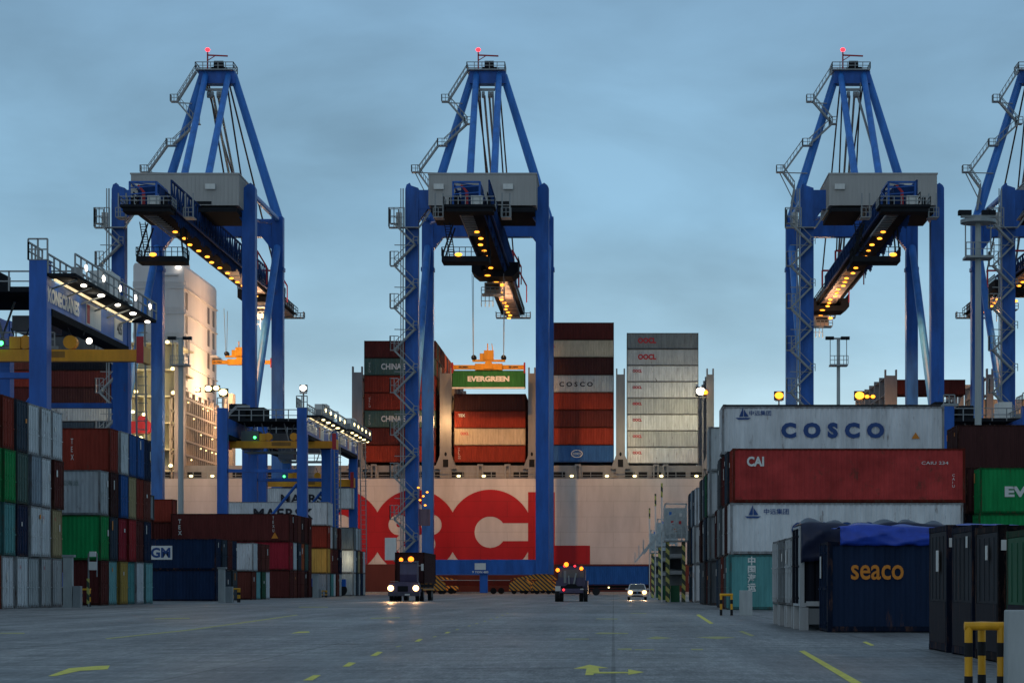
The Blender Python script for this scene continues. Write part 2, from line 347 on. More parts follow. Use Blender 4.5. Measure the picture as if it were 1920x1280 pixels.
# ---------------------------------------------------------------- containers
PAL = {
 'maroon': ((.10,.022,.020), 'dark maroon'), 'redbrown': ((.24,.035,.022), 'red brown'), 'brown': ((.15,.04,.03), 'rusty brown'),
 'darkbrown': ((.055,.02,.02), 'very dark brown'), 'red': ((.36,.03,.035), 'bright red'), 'crimson': ((.30,.02,.035), 'crimson'),
 'seablue': ((.010,.022,.055), 'dark navy'), 'doordark': ((.042,.045,.052), 'dark grey'), 'orange': ((.42,.10,.035), 'orange'), 'tan': ((.40,.32,.18), 'tan'), 'cream': ((.52,.44,.33), 'cream'), 'yellow': ((.45,.30,.08), 'dull yellow'),
 'white': ((.60,.62,.64), 'off white'), 'grey': ((.42,.44,.45), 'pale grey'), 'midgrey': ((.20,.22,.23), 'mid grey'),
 'dkgrey': ((.085,.095,.105), 'dark grey'), 'green': ((.012,.26,.075), 'bright green'), 'dkgreen': ((.03,.11,.06), 'dark green'),
 'evergreen': ((.03,.15,.045), 'dark green'), 'greygreen': ((.075,.13,.115), 'grey green'), 'teal': ((.10,.29,.29), 'teal'),
 'lteal': ((.20,.42,.43), 'pale teal'), 'blue': ((.03,.11,.32), 'blue'), 'navy': ((.009,.024,.066), 'navy blue'),
 'slate': ((.04,.06,.085), 'slate blue'), 'black': ((.008,.010,.018), 'near black'), 'bluegrey': ((.26,.31,.36), 'blue grey'),
}
CM = {k: mat('paint_'+k, v[0], .72, spec=(.03 if k == 'doordark' else .12), dirt=.30, rust=(.42 if k in ('white','grey','red','redbrown','orange') else .35), scale=1.0, bump=.35) for k, v in PAL.items()}
FRM = {k: mat('frame_'+k, tuple(c*.42 for c in v[0]), .8, spec=.08, dirt=.4, rust=1.0, scale=2.0) for k, v in PAL.items()}  # colour darkened so the frames draw the shaded gaps between containers
CACHE = {}
LEFT = {}
def corr(mb, x0, x1, y, z0, z1, sgn, pitch=.28, dep=.04, axis='x'):
    """corrugated sheet; sgn = outward direction"""
    n = max(2, round((x1-x0)/pitch)); p = (x1-x0)/n; pts = []
    for i in range(n):
        a = x0+i*p; pts += [(a, 0), (a+p*.26, 0), (a+p*.5, 1), (a+p*.76, 1)]
    pts.append((x1, 0)); k = len(mb.v)
    for (a, t_) in pts:
        yy = y - sgn*dep*t_
        for z in (z0, z1): mb.v.append((a, yy, z) if axis == 'x' else (yy, a, z))
    for i in range(len(pts)-1): mb.f.append((k+2*i, k+2*i+2, k+2*i+3, k+2*i+1))
def cmeshes(Lc, H):
    key = (round(Lc,2), round(H,2))
    if key in CACHE: return CACHE[key]
    hx, hy = Lc/2, 1.219
    sh = MB()
    corr(sh, -hx+.12, hx-.12, -hy+.03, .16, H-.09, -1); corr(sh, -hx+.12, hx-.12, hy-.03, .16, H-.09, 1)
    corr(sh, -hy+.1, hy-.1, -hx+.04, .16, H-.11, -1, axis='y')
    sh.box(-hx+.1, hx-.1, -hy+.09, hy-.09, .12, .2); sh.box(-hx+.06, hx-.06, -hy+.05, hy-.05, H-.05, H-.02)
    sh.box(hx-.14, hx-.10, -hy+.09, hy-.09, .2, H-.06)
    fr = MB()
    for sx in (-1, 1):
        for sy in (-1, 1):
            xa, xb = sorted((sx*hx, sx*(hx-.13))); ya, yb = sorted((sy*hy, sy*(hy-.12)))
            fr.box(xa, xb, ya, yb, .12, H-.12)
            xc, xd = sorted((sx*(hx+.006), sx*(hx-.178))); yc, yd = sorted((sy*(hy+.006), sy*(hy-.162)))
            fr.box(xc, xd, yc, yd, 0.004, .118); fr.box(xc, xd, yc, yd, H-.118, H-.002)
    for sy in (-1, 1):
        ya, yb = sorted((sy*hy, sy*(hy-.06)))
        fr.box(-hx+.18, hx-.18, ya, yb, .03, .165); fr.box(-hx+.18, hx-.18, ya, yb, H-.09, H-.012)
    for sx in (-1, 1):
        xa, xb = sorted((sx*hx, sx*(hx-.06)))
        fr.box(xa, xb, -hy+.165, hy-.165, .03, .165); fr.box(xa, xb, -hy+.165, hy-.165, H-.11, H-.012)
    dr = MB()                                             # one door leaf, hinged at +y side, x outward
    dr.box(hx-.06, hx-.02, .012, hy-.125, .17, H-.115)
    for i in range(4):
        z = .2+(H-.4)*(i+.12)/4; dr.box(hx-.02, hx-.004, .06, hy-.17, z, z+(H-.4)/4*.72)
    rd = MB()
    for y in (.30, .82):
        rd.bar((hx+.03, y, .1), (hx+.03, y, H-.08), .022, n=6)
        for z in (.25, H*.5, H-.3): rd.box(hx-.004, hx+.05, y-.06, y+.06, z-.03, z+.03)
        rd.box(hx+.03, hx+.06, y-.02, y+.3, 1.15, 1.19)
    CACHE[key] = (sh.mesh('shell'), fr.mesh('frame'), dr.mesh('door'), rd.mesh('lock_rods'),)
    for me in CACHE[key]: me.materials.append(GALV)
    return CACHE[key]
def put(name, me, m, parent, rz=0, scale=None):
    o = bpy.data.objects.new(name, me); COL.objects.link(o); o.parent = parent
    o.material_slots[0].link = 'OBJECT'; o.material_slots[0].material = m
    if rz: o.rotation_euler = (0,0,rz)
    if scale: o.scale = scale
    return o
def container(x0, x1, d, z, H, col, label, door=None, group='stacked shipping containers', simple=False):
    """x0..x1 across, front face at distance d; door = +1/-1 for the end that carries the doors"""
    Lc = x1-x0; c = ((x0+x1)/2, d+1.219, z)
    sh, fr, dr, rd = cmeshes(Lc, H)
    def done(o): LEFT[o.name] = -Lc/2; return o
    flip = door == -1 or (door is None and False)
    if simple:
        key = ('s', round(Lc,2), round(H,2))
        if key not in CACHE:
            me = bpy.data.meshes.new('shipping_container')
            v = [tuple(q.co) for q in sh.vertices]; f = [tuple(p.vertices) for p in sh.polygons]; n = len(v)
            v += [tuple(q.co) for q in fr.vertices]; f += [tuple(i+n for i in p.vertices) for p in fr.polygons]
            me.from_pydata(v, [], f); me.update(); me.materials.append(GALV); me.materials.append(DARK); CACHE[key] = me
            for i_, pg in enumerate(me.polygons): pg.material_index = 0 if i_ < len(sh.polygons) else 1
        o = bpy.data.objects.new('shipping_container', CACHE[key]); COL.objects.link(o); o.location = c
        o.material_slots[0].link = 'OBJECT'; o.material_slots[0].material = CM[col]; o.material_slots[1].link = 'OBJECT'; o.material_slots[1].material = FRM[col]
        return done(tag(o, label, 'shipping container', group))
    o = done(thing('shipping_container', label, 'shipping container', c, group))
    rz = math.pi if flip else 0
    put('shell', sh, CM[col], o, rz); put('frame', fr, FRM[col], o, rz)
    for sy in (1, -1):
        q = put('door', dr, CM[col], o, rz, (1, sy, 1)); put('lock_rods', rd, CM[col], q)
    if rnd.random() < .55:
        sg = -1 if flip else 1; yy_ = rnd.choice((-.75, -.4, .35, .7)); zz_ = H*rnd.choice((.62, .72, .8)); hw_ = rnd.choice((.09, .14)); hz_ = rnd.choice((.12, .2, .3))
        xa_, xb_ = sorted((sg*(Lc/2+.055), sg*(Lc/2+.07))); MB().box(xa_, xb_, yy_-hw_, yy_+hw_, zz_-hz_, zz_+hz_).build('placard', WOOD if rnd.random() < .8 else TORG, o)
    return o
ORD = ['bottom', 'second up', 'third up', 'fourth up', 'fifth up', 'sixth up', 'seventh up', 'eighth up', 'ninth up']
NTH = ['first','second','third','fourth','fifth','sixth','seventh','eighth','ninth','tenth','eleventh','twelfth','thirteenth','fourteenth','fifteenth','sixteenth','seventeenth','eighteenth','nineteenth','twentieth']
def stack(xe, side, d, cols, hs, where, z=0, Lc=12.19, door=True, simple=False, group='containers in the yard stacks'):
    """a pile whose road end is at xe; side=-1 runs to the left of xe, +1 to the right"""
    res = []
    for i, c in enumerate(cols):
        H = hs if isinstance(hs, (int, float)) else hs[i]
        if c:
            j = rnd.uniform(-.10, .10); x0, x1 = (xe-Lc, xe) if side < 0 else (xe, xe+Lc)
            pos = ORD[i] if i < len(cols)-1 or i == 0 else 'topmost'
            lab = '%s container, %s, %s' % (PAL[c][1], pos, where)
            res.append(container(x0+j, x1+j, d+rnd.uniform(-.03, .03), z, H, c, lab, door=(1 if side < 0 else -1), simple=simple, group=group))
        else: res.append(None)
        z += H+.004
    return res
def side_text(o, body, xl, zb, w_, h_, m, **k):
    """lettering on the camera side: xl from the left end, zb up from the base"""
    lx = LEFT[o.name]
    return text(body, w_, h_, m, o, (lx+xl, -1.227, zb), **k)

# --- left yard
XE = -33.0
B1 = [(124.2, ['redbrown','teal','green','brown']), (127.05, ['white','teal','green','redbrown']),
      (129.9, ['white','navy','greygreen','slate']), (132.75, ['grey','white','bluegrey','white']),
      (135.6, ['grey','white','white','white']), (138.45, ['grey','tan','maroon','white'])]
for k, (d, cs) in enumerate(B1):
    r = stack(XE, -1, d, cs, 2.9, '%s row of the nearest left block' % NTH[k])
    for o in r[:2]:
        if rnd.random() < .5: text('CAI', .5, .22, TRED, o, (6.11, -.9, 2.2), rot=(90,0,90))
B2 = [(151.0, ['maroon','green','grey']), (153.9, ['lteal','slate','darkbrown','redbrown']), (156.8, ['yellow','crimson','blue','white']),
      (159.6, ['teal','red','tan','blue']), (162.5, ['white','maroon','redbrown','blue']), (165.3, ['lteal','navy','brown','navy'])]
for k, (d, cs) in enumerate(B2):
    r = stack(XE, -1, d, cs, 2.9, '%s row of the second left block' % NTH[k])
    if k == 0:
        r[1]['label'] = 'bright green container with white lettering, in the front of the second left block'
        side_text(r[1], 'EVERGREEN', 7.8, 2.25, 1.9, .3, WOOD); side_text(r[1], 'REEFER', 8.6, 1.8, 1.0, .2, WOOD)
        side_text(r[2], '中国海运', 9.3, 1.9, 1.5, .35, mat('faint_green_lettering', (.16,.22,.2), .7))
    if k == 1:
        side_text(r[3], 'TEX', 9.6, .8, .2, 1.4, WOOD, vertical=True); MB().prism([(8.1,.3),(9.1,.3),(8.6,1.2)], -1.245, -1.24).build('warning_mark', TORG, r[3], loc=(-6.1,0,0))
    if k == 5: side_text(r[3], 'SHIP', 7.8, .6, .25, 1.9, WOOD, vertical=True)
# block 3
def s_at(x): return (x-VX)/XE
r = stack(XE, -1, 195, ['navy','navy'], 2.59, 'front row of the third left block')
r[1]['label'] = 'navy blue container with CMA CGM in a white box, left yard'; r[0]['label'] = 'navy blue container at ground level under the CMA CGM one'
side_text(r[1], 'CMA', 3.0, 1.0, 2.7, .85, WOOD, bold=.04)
MB().box(5.85-6.095, 8.55-6.095, -1.233, -1.226, .85, 2.0).build('logo_panel', WOOD, r[1])
text('CGM', 2.4, .85, TNAVY, r[1], (6.0-6.095, -1.237, 1.0), bold=.04)
for k, (d, cs) in enumerate([(197.9, ['slate','slate']), (200.8, ['slate','maroon']), (203.6, ['dkgrey','navy'])]):
    stack(XE, -1, d, cs, 2.59, '%s row behind the CMA CGM container' % NTH[k])
for k, (d, cs) in enumerate([(201, ['dkgrey','navy','tan','bluegrey']), (206, ['dkgrey','navy','tan','white']), (211, ['dkgrey','teal','brown','grey']), (216, ['dkgrey','navy','tan','lteal']),
     (223, ['navy','navy','maroon','white']), (231, ['navy','navy','maroon','midgrey']), (243, ['maroon','maroon','maroon','redbrown'])]):
    stack(XE-12.7, -1, d, (cs if k in (0, 6) else [None, None]+cs[2:]), [2.59,2.59,2.6,2.45], '%s row of the set back left stacks' % NTH[k], simple=True)
for k, (d, cs) in enumerate([(214.6, ['brown','white']), (217.5, ['lteal','maroon']), (220.3, ['dkgreen','brown']), (223.2, ['white','brown'])]):
    r = stack(XE, -1, d, cs, 2.6, '%s row of the fourth left block' % NTH[k])
    if k == 0: side_text(r[1], 'K', 8.35, 1.5, .9, .95, TNAVY, bold=.03); side_text(r[1], 'P', 8.35, .2, .9, .95, TNAVY, bold=.03)
B4 = [(240, ['maroon','crimson','maroon']), (242.8, ['brown','white','maroon']), (245.7, ['maroon','slate','brown']), (248.5, ['brown','orange','darkbrown']), (251.4, ['darkbrown','greygreen','maroon']), (254.2, ['maroon','brown','maroon'])]
for k, (d, cs) in enumerate(B4):
    r = stack(XE, -1, d, cs, 2.88, '%s row of the fifth left block' % NTH[k])
    if k == 0:
        r[2]['label'] = 'long dark maroon container with TEX in white letters, left yard'
        side_text(r[2], 'TEX', .75, .7, .38, 1.6, WOOD, vertical=True, bold=.02); side_text(r[2], 'TEXU', 10.4, 1.0, .2, 1.6, WOOD, vertical=True)
        MB().prism([(4.2,.35),(4.9,.35),(4.55,1.0)], -1.245, -1.24).build('warning_mark', TORG, r[2])
B5 = [(271, ['bluegrey','yellow','redbrown','white']), (273.9, ['teal','brown','white','white']), (276.8, ['white','maroon','midgrey']), (279.6, ['brown','maroon','maroon']), (282.5, ['grey','navy','maroon'])]
for k, (d, cs) in enumerate(B5):
    r = stack(XE, -1, d, cs, [2.7,2.9,2.6,2.75], '%s row of the sixth left block' % NTH[k])
    if k == 0: r[3]['label'] = 'white MAERSK container on top of the sixth left block'; side_text(r[3], 'MAERSK', 3.6, .75, 6.9, 1.25, TBLACK, bold=.03, gap=1.15)
B6 = [(298, ['grey','white','midgrey']), (300.9, ['slate','slate','white']), (303.7, ['grey','tan','grey']), (306.6, ['navy','brown']), (309.4, ['grey','white'])]
for k, (d, cs) in enumerate(B6): stack(XE, -1, d, cs, 2.9, '%s row of the farthest left block' % NTH[k])

# --- right yard
XR = 6.15
r = stack(XR, 1, 122.9, ['teal','white','redbrown'], [2.9,2.7,2.85], 'front of the right block')
r[0]['label'] = 'teal container with white Chinese characters at the foot of the right stack'
r[1]['label'] = 'off white container with blue ship emblem, between teal and red containers'
r[2]['label'] = 'red container with white CAI lettering, third from the ground on the right'
CM['caired'] = mat('paint_caired', (.40,.045,.042), .7, dirt=.45, rust=.62, scale=.45, bump=.3, streak=False, spec=.12)
for ch in r[2].children:
    if ch.name.startswith(('shell','door')): ch.material_slots[0].material = CM['caired']
side_text(r[2], 'CAI', .75, 1.9, .9, .52, WOOD, bold=.04)
side_text(r[2], 'CAIU 234', 9.9, 2.0, 1.4, .16, WOOD); side_text(r[2], 'CAIU', 11.5, .8, .14, .7, WOOD, vertical=True)
side_text(r[0], '中国海运', .95, .95, .46, 1.85, WOOD, vertical=True, bold=.03)
def emblem(o, x, z):
    mb = MB(); mb.prism([(x,z),(x+.85,z),(x+.7,z-.1),(x+.12,z-.1)], -1.235, -1.23).prism([(x+.2,z+.06),(x+.42,z+.06),(x+.42,z+.6)], -1.235, -1.23)
    mb.prism([(x+.46,z+.06),(x+.72,z+.06),(x+.46,z+.45)], -1.235, -1.23)
    mb.build('emblem', TNAVY, o, loc=(-6.095,0,0))
emblem(r[1], .75, 2.0); side_text(r[1], '中远集团', 1.75, 2.1, 1.3, .3, TNAVY, bold=.01)
side_text(r[1], 'COSCO', 3.2, .9, 5.7, .8, TNAVY, bold=.06, gap=1.75)
r2 = stack(XR, 1, 125.75, ['dkgrey','darkbrown','slate'], [2.9,2.7,2.85], 'second row of the right block')
r3 = stack(XR-.12, 1, 128.6, ['brown','grey','maroon','white'], [2.9,2.7,2.85,2.62], 'third row of the right block')
r3[3]['label'] = 'off white container with big blue COSCO letters, topmost on the right'
emblem(r3[3], .75, 2.0); side_text(r3[3], '中远集团', 1.5, 2.12, 1.2, .28, TNAVY, bold=.01)
side_text(r3[3], 'COSCO', 3.25, .88, 5.65, .86, TNAVY, bold=.06, gap=1.75)
MB().prism([(4.3,.85),(4.75,.85),(4.52,1.2)], -1.245, -1.24).build('warning_mark', TORG, r3[3])
for k, (d, cs) in enumerate([(131.4, ['greygreen','dkgrey','darkbrown','dkgrey']), (134.3, ['dkgrey','midgrey','dkgrey']), (137.1, ['slate','darkbrown','dkgrey'])]):
    stack(XR, 1, d, cs, 2.85, '%s row of the right block' % NTH[k+3])
for k, (d, cs) in enumerate([(151.7, ['dkgrey','midgrey','grey','grey']), (154.6, ['darkbrown','slate','dkgreen']), (157.4, ['dkgrey','grey','slate']), (160.3, ['dkgrey','midgrey','midgrey']), (163.1, ['slate','darkbrown','dkgrey'])]):
    stack(XR, 1, d, cs, 2.88, '%s row of the second right block' % NTH[k])
for k, (d, cs) in enumerate([(176, ['white','grey','white']), (179, ['slate','seablue','slate']), (181.8, ['dkgrey','slate','bluegrey']), (184.7, ['slate','dkgrey','slate']), (187.5, ['slate','dkgrey','slate']), (190.4, ['seablue','slate','slate'])]):
    stack(XR, 1, d, cs, 2.88, '%s row of the third right block' % NTH[k])
# outer right bay
r = stack(23.1, 1, 148, ['dkgreen','green','green'], 2.9, 'front of the far right stack')
r[1]['label'] = 'bright green container directly below the EVERGREEN one, far right'
r[2]['label'] = 'bright green container with white EVERGREEN lettering, far right'
side_text(r[2], 'EVERGREEN', 1.55, 1.05, 6.6, .68, WOOD, bold=.05)
for k, (d, cs) in enumerate([(150.9, ['darkbrown','black','darkbrown']), (153.8, ['black','darkbrown','black','darkbrown']), (156.6, ['darkbrown','black','darkbrown','darkbrown'])]):
    stack(22.6, 1, d, cs, 2.95, '%s row of the far right stack' % NTH[k+1])

# seaco group
def flatrack(xe, d, label, z=0):
    o = thing('flat_rack', label, 'flat rack', (xe+6.095, d+1.22, z), 'flat racks under the near right containers')
    MB().box(-5.84, 5.84, -1.2, 1.2, .18, .62).build('platform', CM['midgrey'], o)
    for sx in (-1, 1):
        for sy in (-1, 1):
            xa, xb = sorted((sx*6.095, sx*5.85)); ya, yb = sorted((sy*1.22, sy*1.02)); MB().box(xa, xb, ya, yb, 0.004, .65).build('corner_casting', CM['grey'], o)
for k, (d, c) in enumerate([(66.2,'black'), (69.1,'grey'), (72.0,'midgrey'), (74.9,'grey')]):
    flatrack(5.26, d, 'grey steel flat rack, %s back from the seaco container' % NTH[k])
    o = container(5.26, 17.45, d, .655, 2.3 if k == 0 else 2.05, 'black' if k == 0 else c, '%s container end, %s row behind the seaco container' % (PAL[c][1], NTH[k]), door=-1, group='containers in the yard stacks')
    if k == 0:
        for ch in o.children:
            if ch.name.startswith('door'): ch.material_slots[0].material = CM['grey']
            if ch.name.startswith('frame'): ch.material_slots[0].material = CM['grey']
sea = container(5.78, 11.84, 63.2, 0, 2.45, 'seablue', 'navy blue open top container with orange seaco lettering', door=-1)
side_text(sea, 'seaco', .62, 1.42, 1.42, .4, TORG, bold=.015)
# tarpaulins: draped, folded sheets
def tarp(name, x0, x1, y0, y1, ztop, zl, zr, m, label, seed, hump=.08, nh=4):
    rn = random.Random(seed); nx, ny = 64, 16; mb = MB(); ph = [rn.uniform(0, 6.28) for _ in range(8)]
    def P(i, j):
        u = i/nx; v = j/ny; x = x0+(x1-x0)*u
        fold = .09*math.sin(u*13+ph[0]+v*4)+.05*math.sin(u*29+ph[1]-v*7)+.03*math.sin(u*57+ph[2])
        fall = zl+(zr-zl)*u
        if v < .5:
            q = v/.5; z = fall+(ztop-fall)*q+.012*math.sin(u*60+ph[5])*(1-q); y = y0-.05-.10*abs(math.sin(u*3.3+ph[3]+q*1.8))*math.sin(q*2.6)-.09*(1-abs(math.sin(u*11-q*4+ph[1])))**2-.05*(1-abs(math.sin(u*23+q*6+ph[4])))**2; y += .10*q*q
            z += .035*math.sin(u*11+ph[6])*q
        else:
            q = (v-.5)/.5; z = ztop+.035*math.sin(u*11+ph[6])+hump*abs(math.sin(u*nh*3.1416))*math.sin(q*3.14)+.3*fold*math.sin(q*3.14); y = y0+.05+(y1-y0)*q
        return (x, y, z)
    for j in range(ny):
        for i in range(nx): mb.quad(P(i,j), P(i+1,j), P(i+1,j+1), P(i,j+1))
    o = mb.build(name, m); me = o.data
    import bmesh
    bm = bmesh.new(); bm.from_mesh(me); bmesh.ops.remove_doubles(bm, verts=bm.verts, dist=.0005); bm.to_mesh(me); bm.free()
    for p in me.polygons: p.use_smooth = True
    sm = o.modifiers.new('thickness', 'SOLIDIFY'); sm.thickness = .02
    return tag(o, label, 'tarpaulin')
TB = mat('blue_tarpaulin', (.010,.05,.40), .5, dirt=.3, scale=2, spec=.5); TD = mat('dark_tarpaulin', (.012,.018,.05), .45, dirt=.3, scale=2)
tarp('tarpaulin', 6.1, 11.7, 63.2, 65.6, 2.86, 2.34, 2.34, TB, 'bright blue tarpaulin draped over the seaco open top container', 3)
tarp('tarpaulin', 5.28, 9.5, 66.1, 68.6, 3.0, 1.9, 2.6, TD, 'dark navy tarpaulin draped over the near black container behind', 5, .14, 6)
# near dark containers at right edge
for k, (d, c, c2) in enumerate([(44.0,'seablue','doordark'), (40.87,'seablue','doordark'), (38.1,'black','doordark'), (34.87,'dkgreen','dkgreen')]):
    hh = (2.40, 2.32, 2.25, 2.12)[k]
    o = container(6.25, 12.3, d, 0, hh, c, '%s container end by the hazard barrier, %s from the right edge' % (PAL[c][1], ['fourth','third','second','first'][k]), door=-1)
    for ch in list(o.children):
        if ch.name.startswith('door'):
            for q in list(ch.children): bpy.data.objects.remove(q)
            bpy.data.objects.remove(ch)
    ep_ = MB().box(-3.02, -2.99, -1.08, 1.08, .96, hh-.12); [ep_.box(-3.035, -3.021, yy_, yy_+.1, 1.0, hh-.2) for yy_ in (-.8,-.3,.2,.7)]; ep_.build('end_panel', CM[c2], o); MB().box(-3.03, -2.99, -1.08, 1.08, .17, .955).build('lower_panel', CM['black'], o)
    if k in (0, 2): MB().box(-2.98, -2.86, -1.235, -1.222, hh-.42, hh-.25).build('white_plate', WHT, o)
    if k == 1: MB().box(-3.10, -3.09, -1.12, -.95, hh-.40, hh-.2).build('white_plate', WHT, o)

# ---------------------------------------------------------------- ship
SHIP = thing('container_ship', 'huge container ship with white hull and giant red OOCL letters along the quay', 'container ship', (0, 398, 0))
HS = 11.05; HD = D(HS)                     # hull side
y_ = HD-398
zt = pz(897, HS)
zb = pz(1057, HS)
MB().box(-330, 175, y_, y_+58, zb, zt).build('hull', HULLW, SHIP)
MB().box(-330, 175, y_+.003, y_+58, -2.5, zb-.004).build('lower_hull', HULLB, SHIP)
cx = [px(637,HS), px(778,HS), px(919,HS)]; cz = pz(997,HS); Rr = 79.6/HS
xl0, xl1, xf1 = px(990,HS), px(1040,HS), px(1106,HS); ztl, ztf = pz(922,HS), pz(1022,HS)
pet = [(cx[1]+2.9*math.cos(R(a)), cz+.35+2.9*math.sin(R(a))) for a in (90, 18, 162, -54, -126)]
def logo(x, z):
    if xl0 <= x <= xl1 and z <= ztl: return True
    if xl1 <= x <= xf1 and z <= ztf: return True
    if x >= xl0: return False
    if not any((x-c)**2+(z-cz)**2 <= Rr*Rr for c in cx): return False
    if (x-cx[0])**2+(z-cz-.3)**2 <= 2.65**2: return False
    for a, b_ in pet:
        dd = (x-a)**2+(z-b_)**2
        if dd <= 1.75**2 and dd > .4**2: return False
    if (x-cx[2])**2+(z-cz)**2 <= 2.65**2: return False
    if x > cx[2] and abs(z-cz) <= 17/HS: return False
    return True
scan(logo, cx[0]-Rr, xf1, zb+.01, cz+Rr, y_-.03, .05, .04).build('hull_lettering', HULLR, SHIP)
# deck edge: rail, coaming, openings, lamps
zc = pz(866, HS)
MB().box(-320, 140, y_+1.2, y_+56, zt, zc-.5).build('hatch_coaming', SHIPG, SHIP)
MB().rail((-175, y_+.2, zt), (95, y_+.2, zt), 1.2, .05, 2.4).build('deck_rail', GALV, SHIP)
op = MB(); x = -90
while x < 75:
    wd = rnd.choice((1.6, 2.4, 3.4)); MB().box(x, x+wd, y_+1.1, y_+1.3, zt+.35, zt+1.25).build('coaming_opening', DARK, SHIP); x += wd+rnd.choice((.7, 1.5, 3.0))
sp = MB()
for xp in (560, 610, 700, 746, 900, 951, 1083, 1230, 1248):
    X = px(xp, HS); sp = MB(); sp.box(X-.5, X-.25, y_+.7, y_+1.15, zt, zc-.6); sp.box(X+.25, X+.5, y_+.7, y_+1.15, zt, zc-.6); sp.box(X-.5, X+.5, y_+.7, y_+1.15, zc-.6, zc-.3); sp.build('deck_stanchion', SHIPG, SHIP)
for xp in (358, 398, 860, 907, 1072, 1138, 1190, 1240, 1306):
    X = px(xp, HS); MB().ball((X, y_+.05, pz(892,HS)), .32, .2, .2).build('deck_lamp', WARM, SHIP)
# lashing bridges (towers between the bays)
def lash(x0p, x1p, yt, depth=52, xback=False):
    X0, X1 = px(x0p, HS), px(x1p, HS); Z = pz(yt, HS); mb = MB()
    mb.prism([(X0, zt), (X1, zt), (X1, Z-1.2), (X1, Z), (X1-.25, Z), (X1-.25, Z-1.0), (X0+.25, Z-1.0), (X0+.25, Z), (X0, Z)], y_+.6, y_+1.6)
    mb.prism([(X0-.9, zt+1.7), (X1+.9, zt+1.7), (X1, zt+4), (X0, zt+4)], y_+.58, y_+1.62)
    for k in range(1, 7):
        yy = y_+1.6+k*8; mb.box(X0+.1, X1-.1, yy, yy+.8, zt, Z-.6)
    for k in range(int((Z-zt)/2.9)): mb.box(X0+.15, X1-.15, y_+1.6, y_+50, zt+2.9*(k+1)-.12, zt+2.9*(k+1))
    mb.build('lashing_bridge', SHIPG, SHIP)
    ob = MB(); xc = (X0+X1)/2
    ob.box(xc-.45, xc+.45, y_+.56, y_+.6, zt+2.0, zt+3.3); ob.ball((xc, y_+.58, zt+4.2), .2, .03, .35)
    ob.build('lashing_bridge_openings', DARK, SHIP)
for a in ((659,679,686), (824,846,688), (990,1004,688), (1155,1172,690), (1325,1339,690), (1660,1683,692), (1851,1864,690)): lash(*a)
# small bright lights on the towers
for xp, yp, mm, rr_2 in ((1314,733,COOL,.8), (1322,735,SOD,.5), (418,735,WARM,.7), (568,727,COOL,.6), (390,728,WARM,.6), (405,727,WARM,.5), (370,730,WARM,.4), (1461,741,SOD,.75), (1612,741,SODC,.8), (1626,743,SOD,.4), (1637,743,SOD,.4)):
    MB().ball((px(xp,HS), y_+.2, pz(yp,HS)), rr_2, .4, rr_2*.8).build('floodlight', mm, SHIP); MB().box(px(xp,HS)-rr_2*1.1, px(xp,HS)+rr_2*1.1, y_+.62, y_+1.0, pz(yp,HS)-rr_2, pz(yp,HS)+rr_2).build('floodlight_housing', DARK, SHIP)
pm = MB()
for xp, yp in ((1461,741), (1612,741), (568,727), (418,735), (1318,735)): pm.box(px(xp,HS)-.12, px(xp,HS)+.12, y_+.6, y_+.85, zt, pz(yp,HS)); pm.box(px(xp,HS)-.6, px(xp,HS)+.6, y_+.3, y_+.9, pz(yp,HS)-.9, pz(yp,HS)-.7)
pm.build('floodlight_post', SHIPG, SHIP)
# superstructure
SS = 10.6; su = MB(); y0 = D(SS)-398
x1 = px(345, SS); x0 = px(250, SS); zt2 = pz(493, SS)
su.prism([(x0, zt), (x1, zt), (x1, zt2-.6), (x1-.3, zt2), (x0+.3, zt2), (x0, zt2-.5)], y0+.0, y0+34)
su.build('accommodation_block', SHIPW, SHIP)
WIN = mat('warm_brown_glass', (.12,.10,.08), .5, dirt=.3)
for k in range(8):
    for yy in (y0+1.5, y0+24, y0+29.5):
        z = zt2-8-k*4.2
        if z > pz(760,HS): MB().box(x1-.04, x1+.05, yy, yy+2.0, z, z+3.0).build('window', WIN, SHIP)
fr_ = MB(); fr_.box(x0+1.2, x1-1.5, y0+3, y0+14, zt2+.01, zt2+1.6).box(x1-3, x1+1.2, y0+27, y0+33.8, zt2-14, zt2-13.7)
for z in (zt2-4.5, zt2-9, zt2-13.5, zt2-18, zt2-22.5, zt2-27, zt2-31.5): fr_.rail((x0, y0-.3, z+.15), (x1+.3, y0-.3, z+.15), 1.0, .04, 2); fr_.box(x0+.2, x1+.25, y0-.2, y0+34.2, z, z+.15)
fr_.box(x1-4, x1-1, y0-.4, y0, zt2-2.2, zt2-1.9)
fr_.build('deck_edge', SHIPW, SHIP)
MB().ball((px(335,SS), y0-.5, pz(502,SS)), .55, .3, .25).build('floodlight', COOL, SHIP)
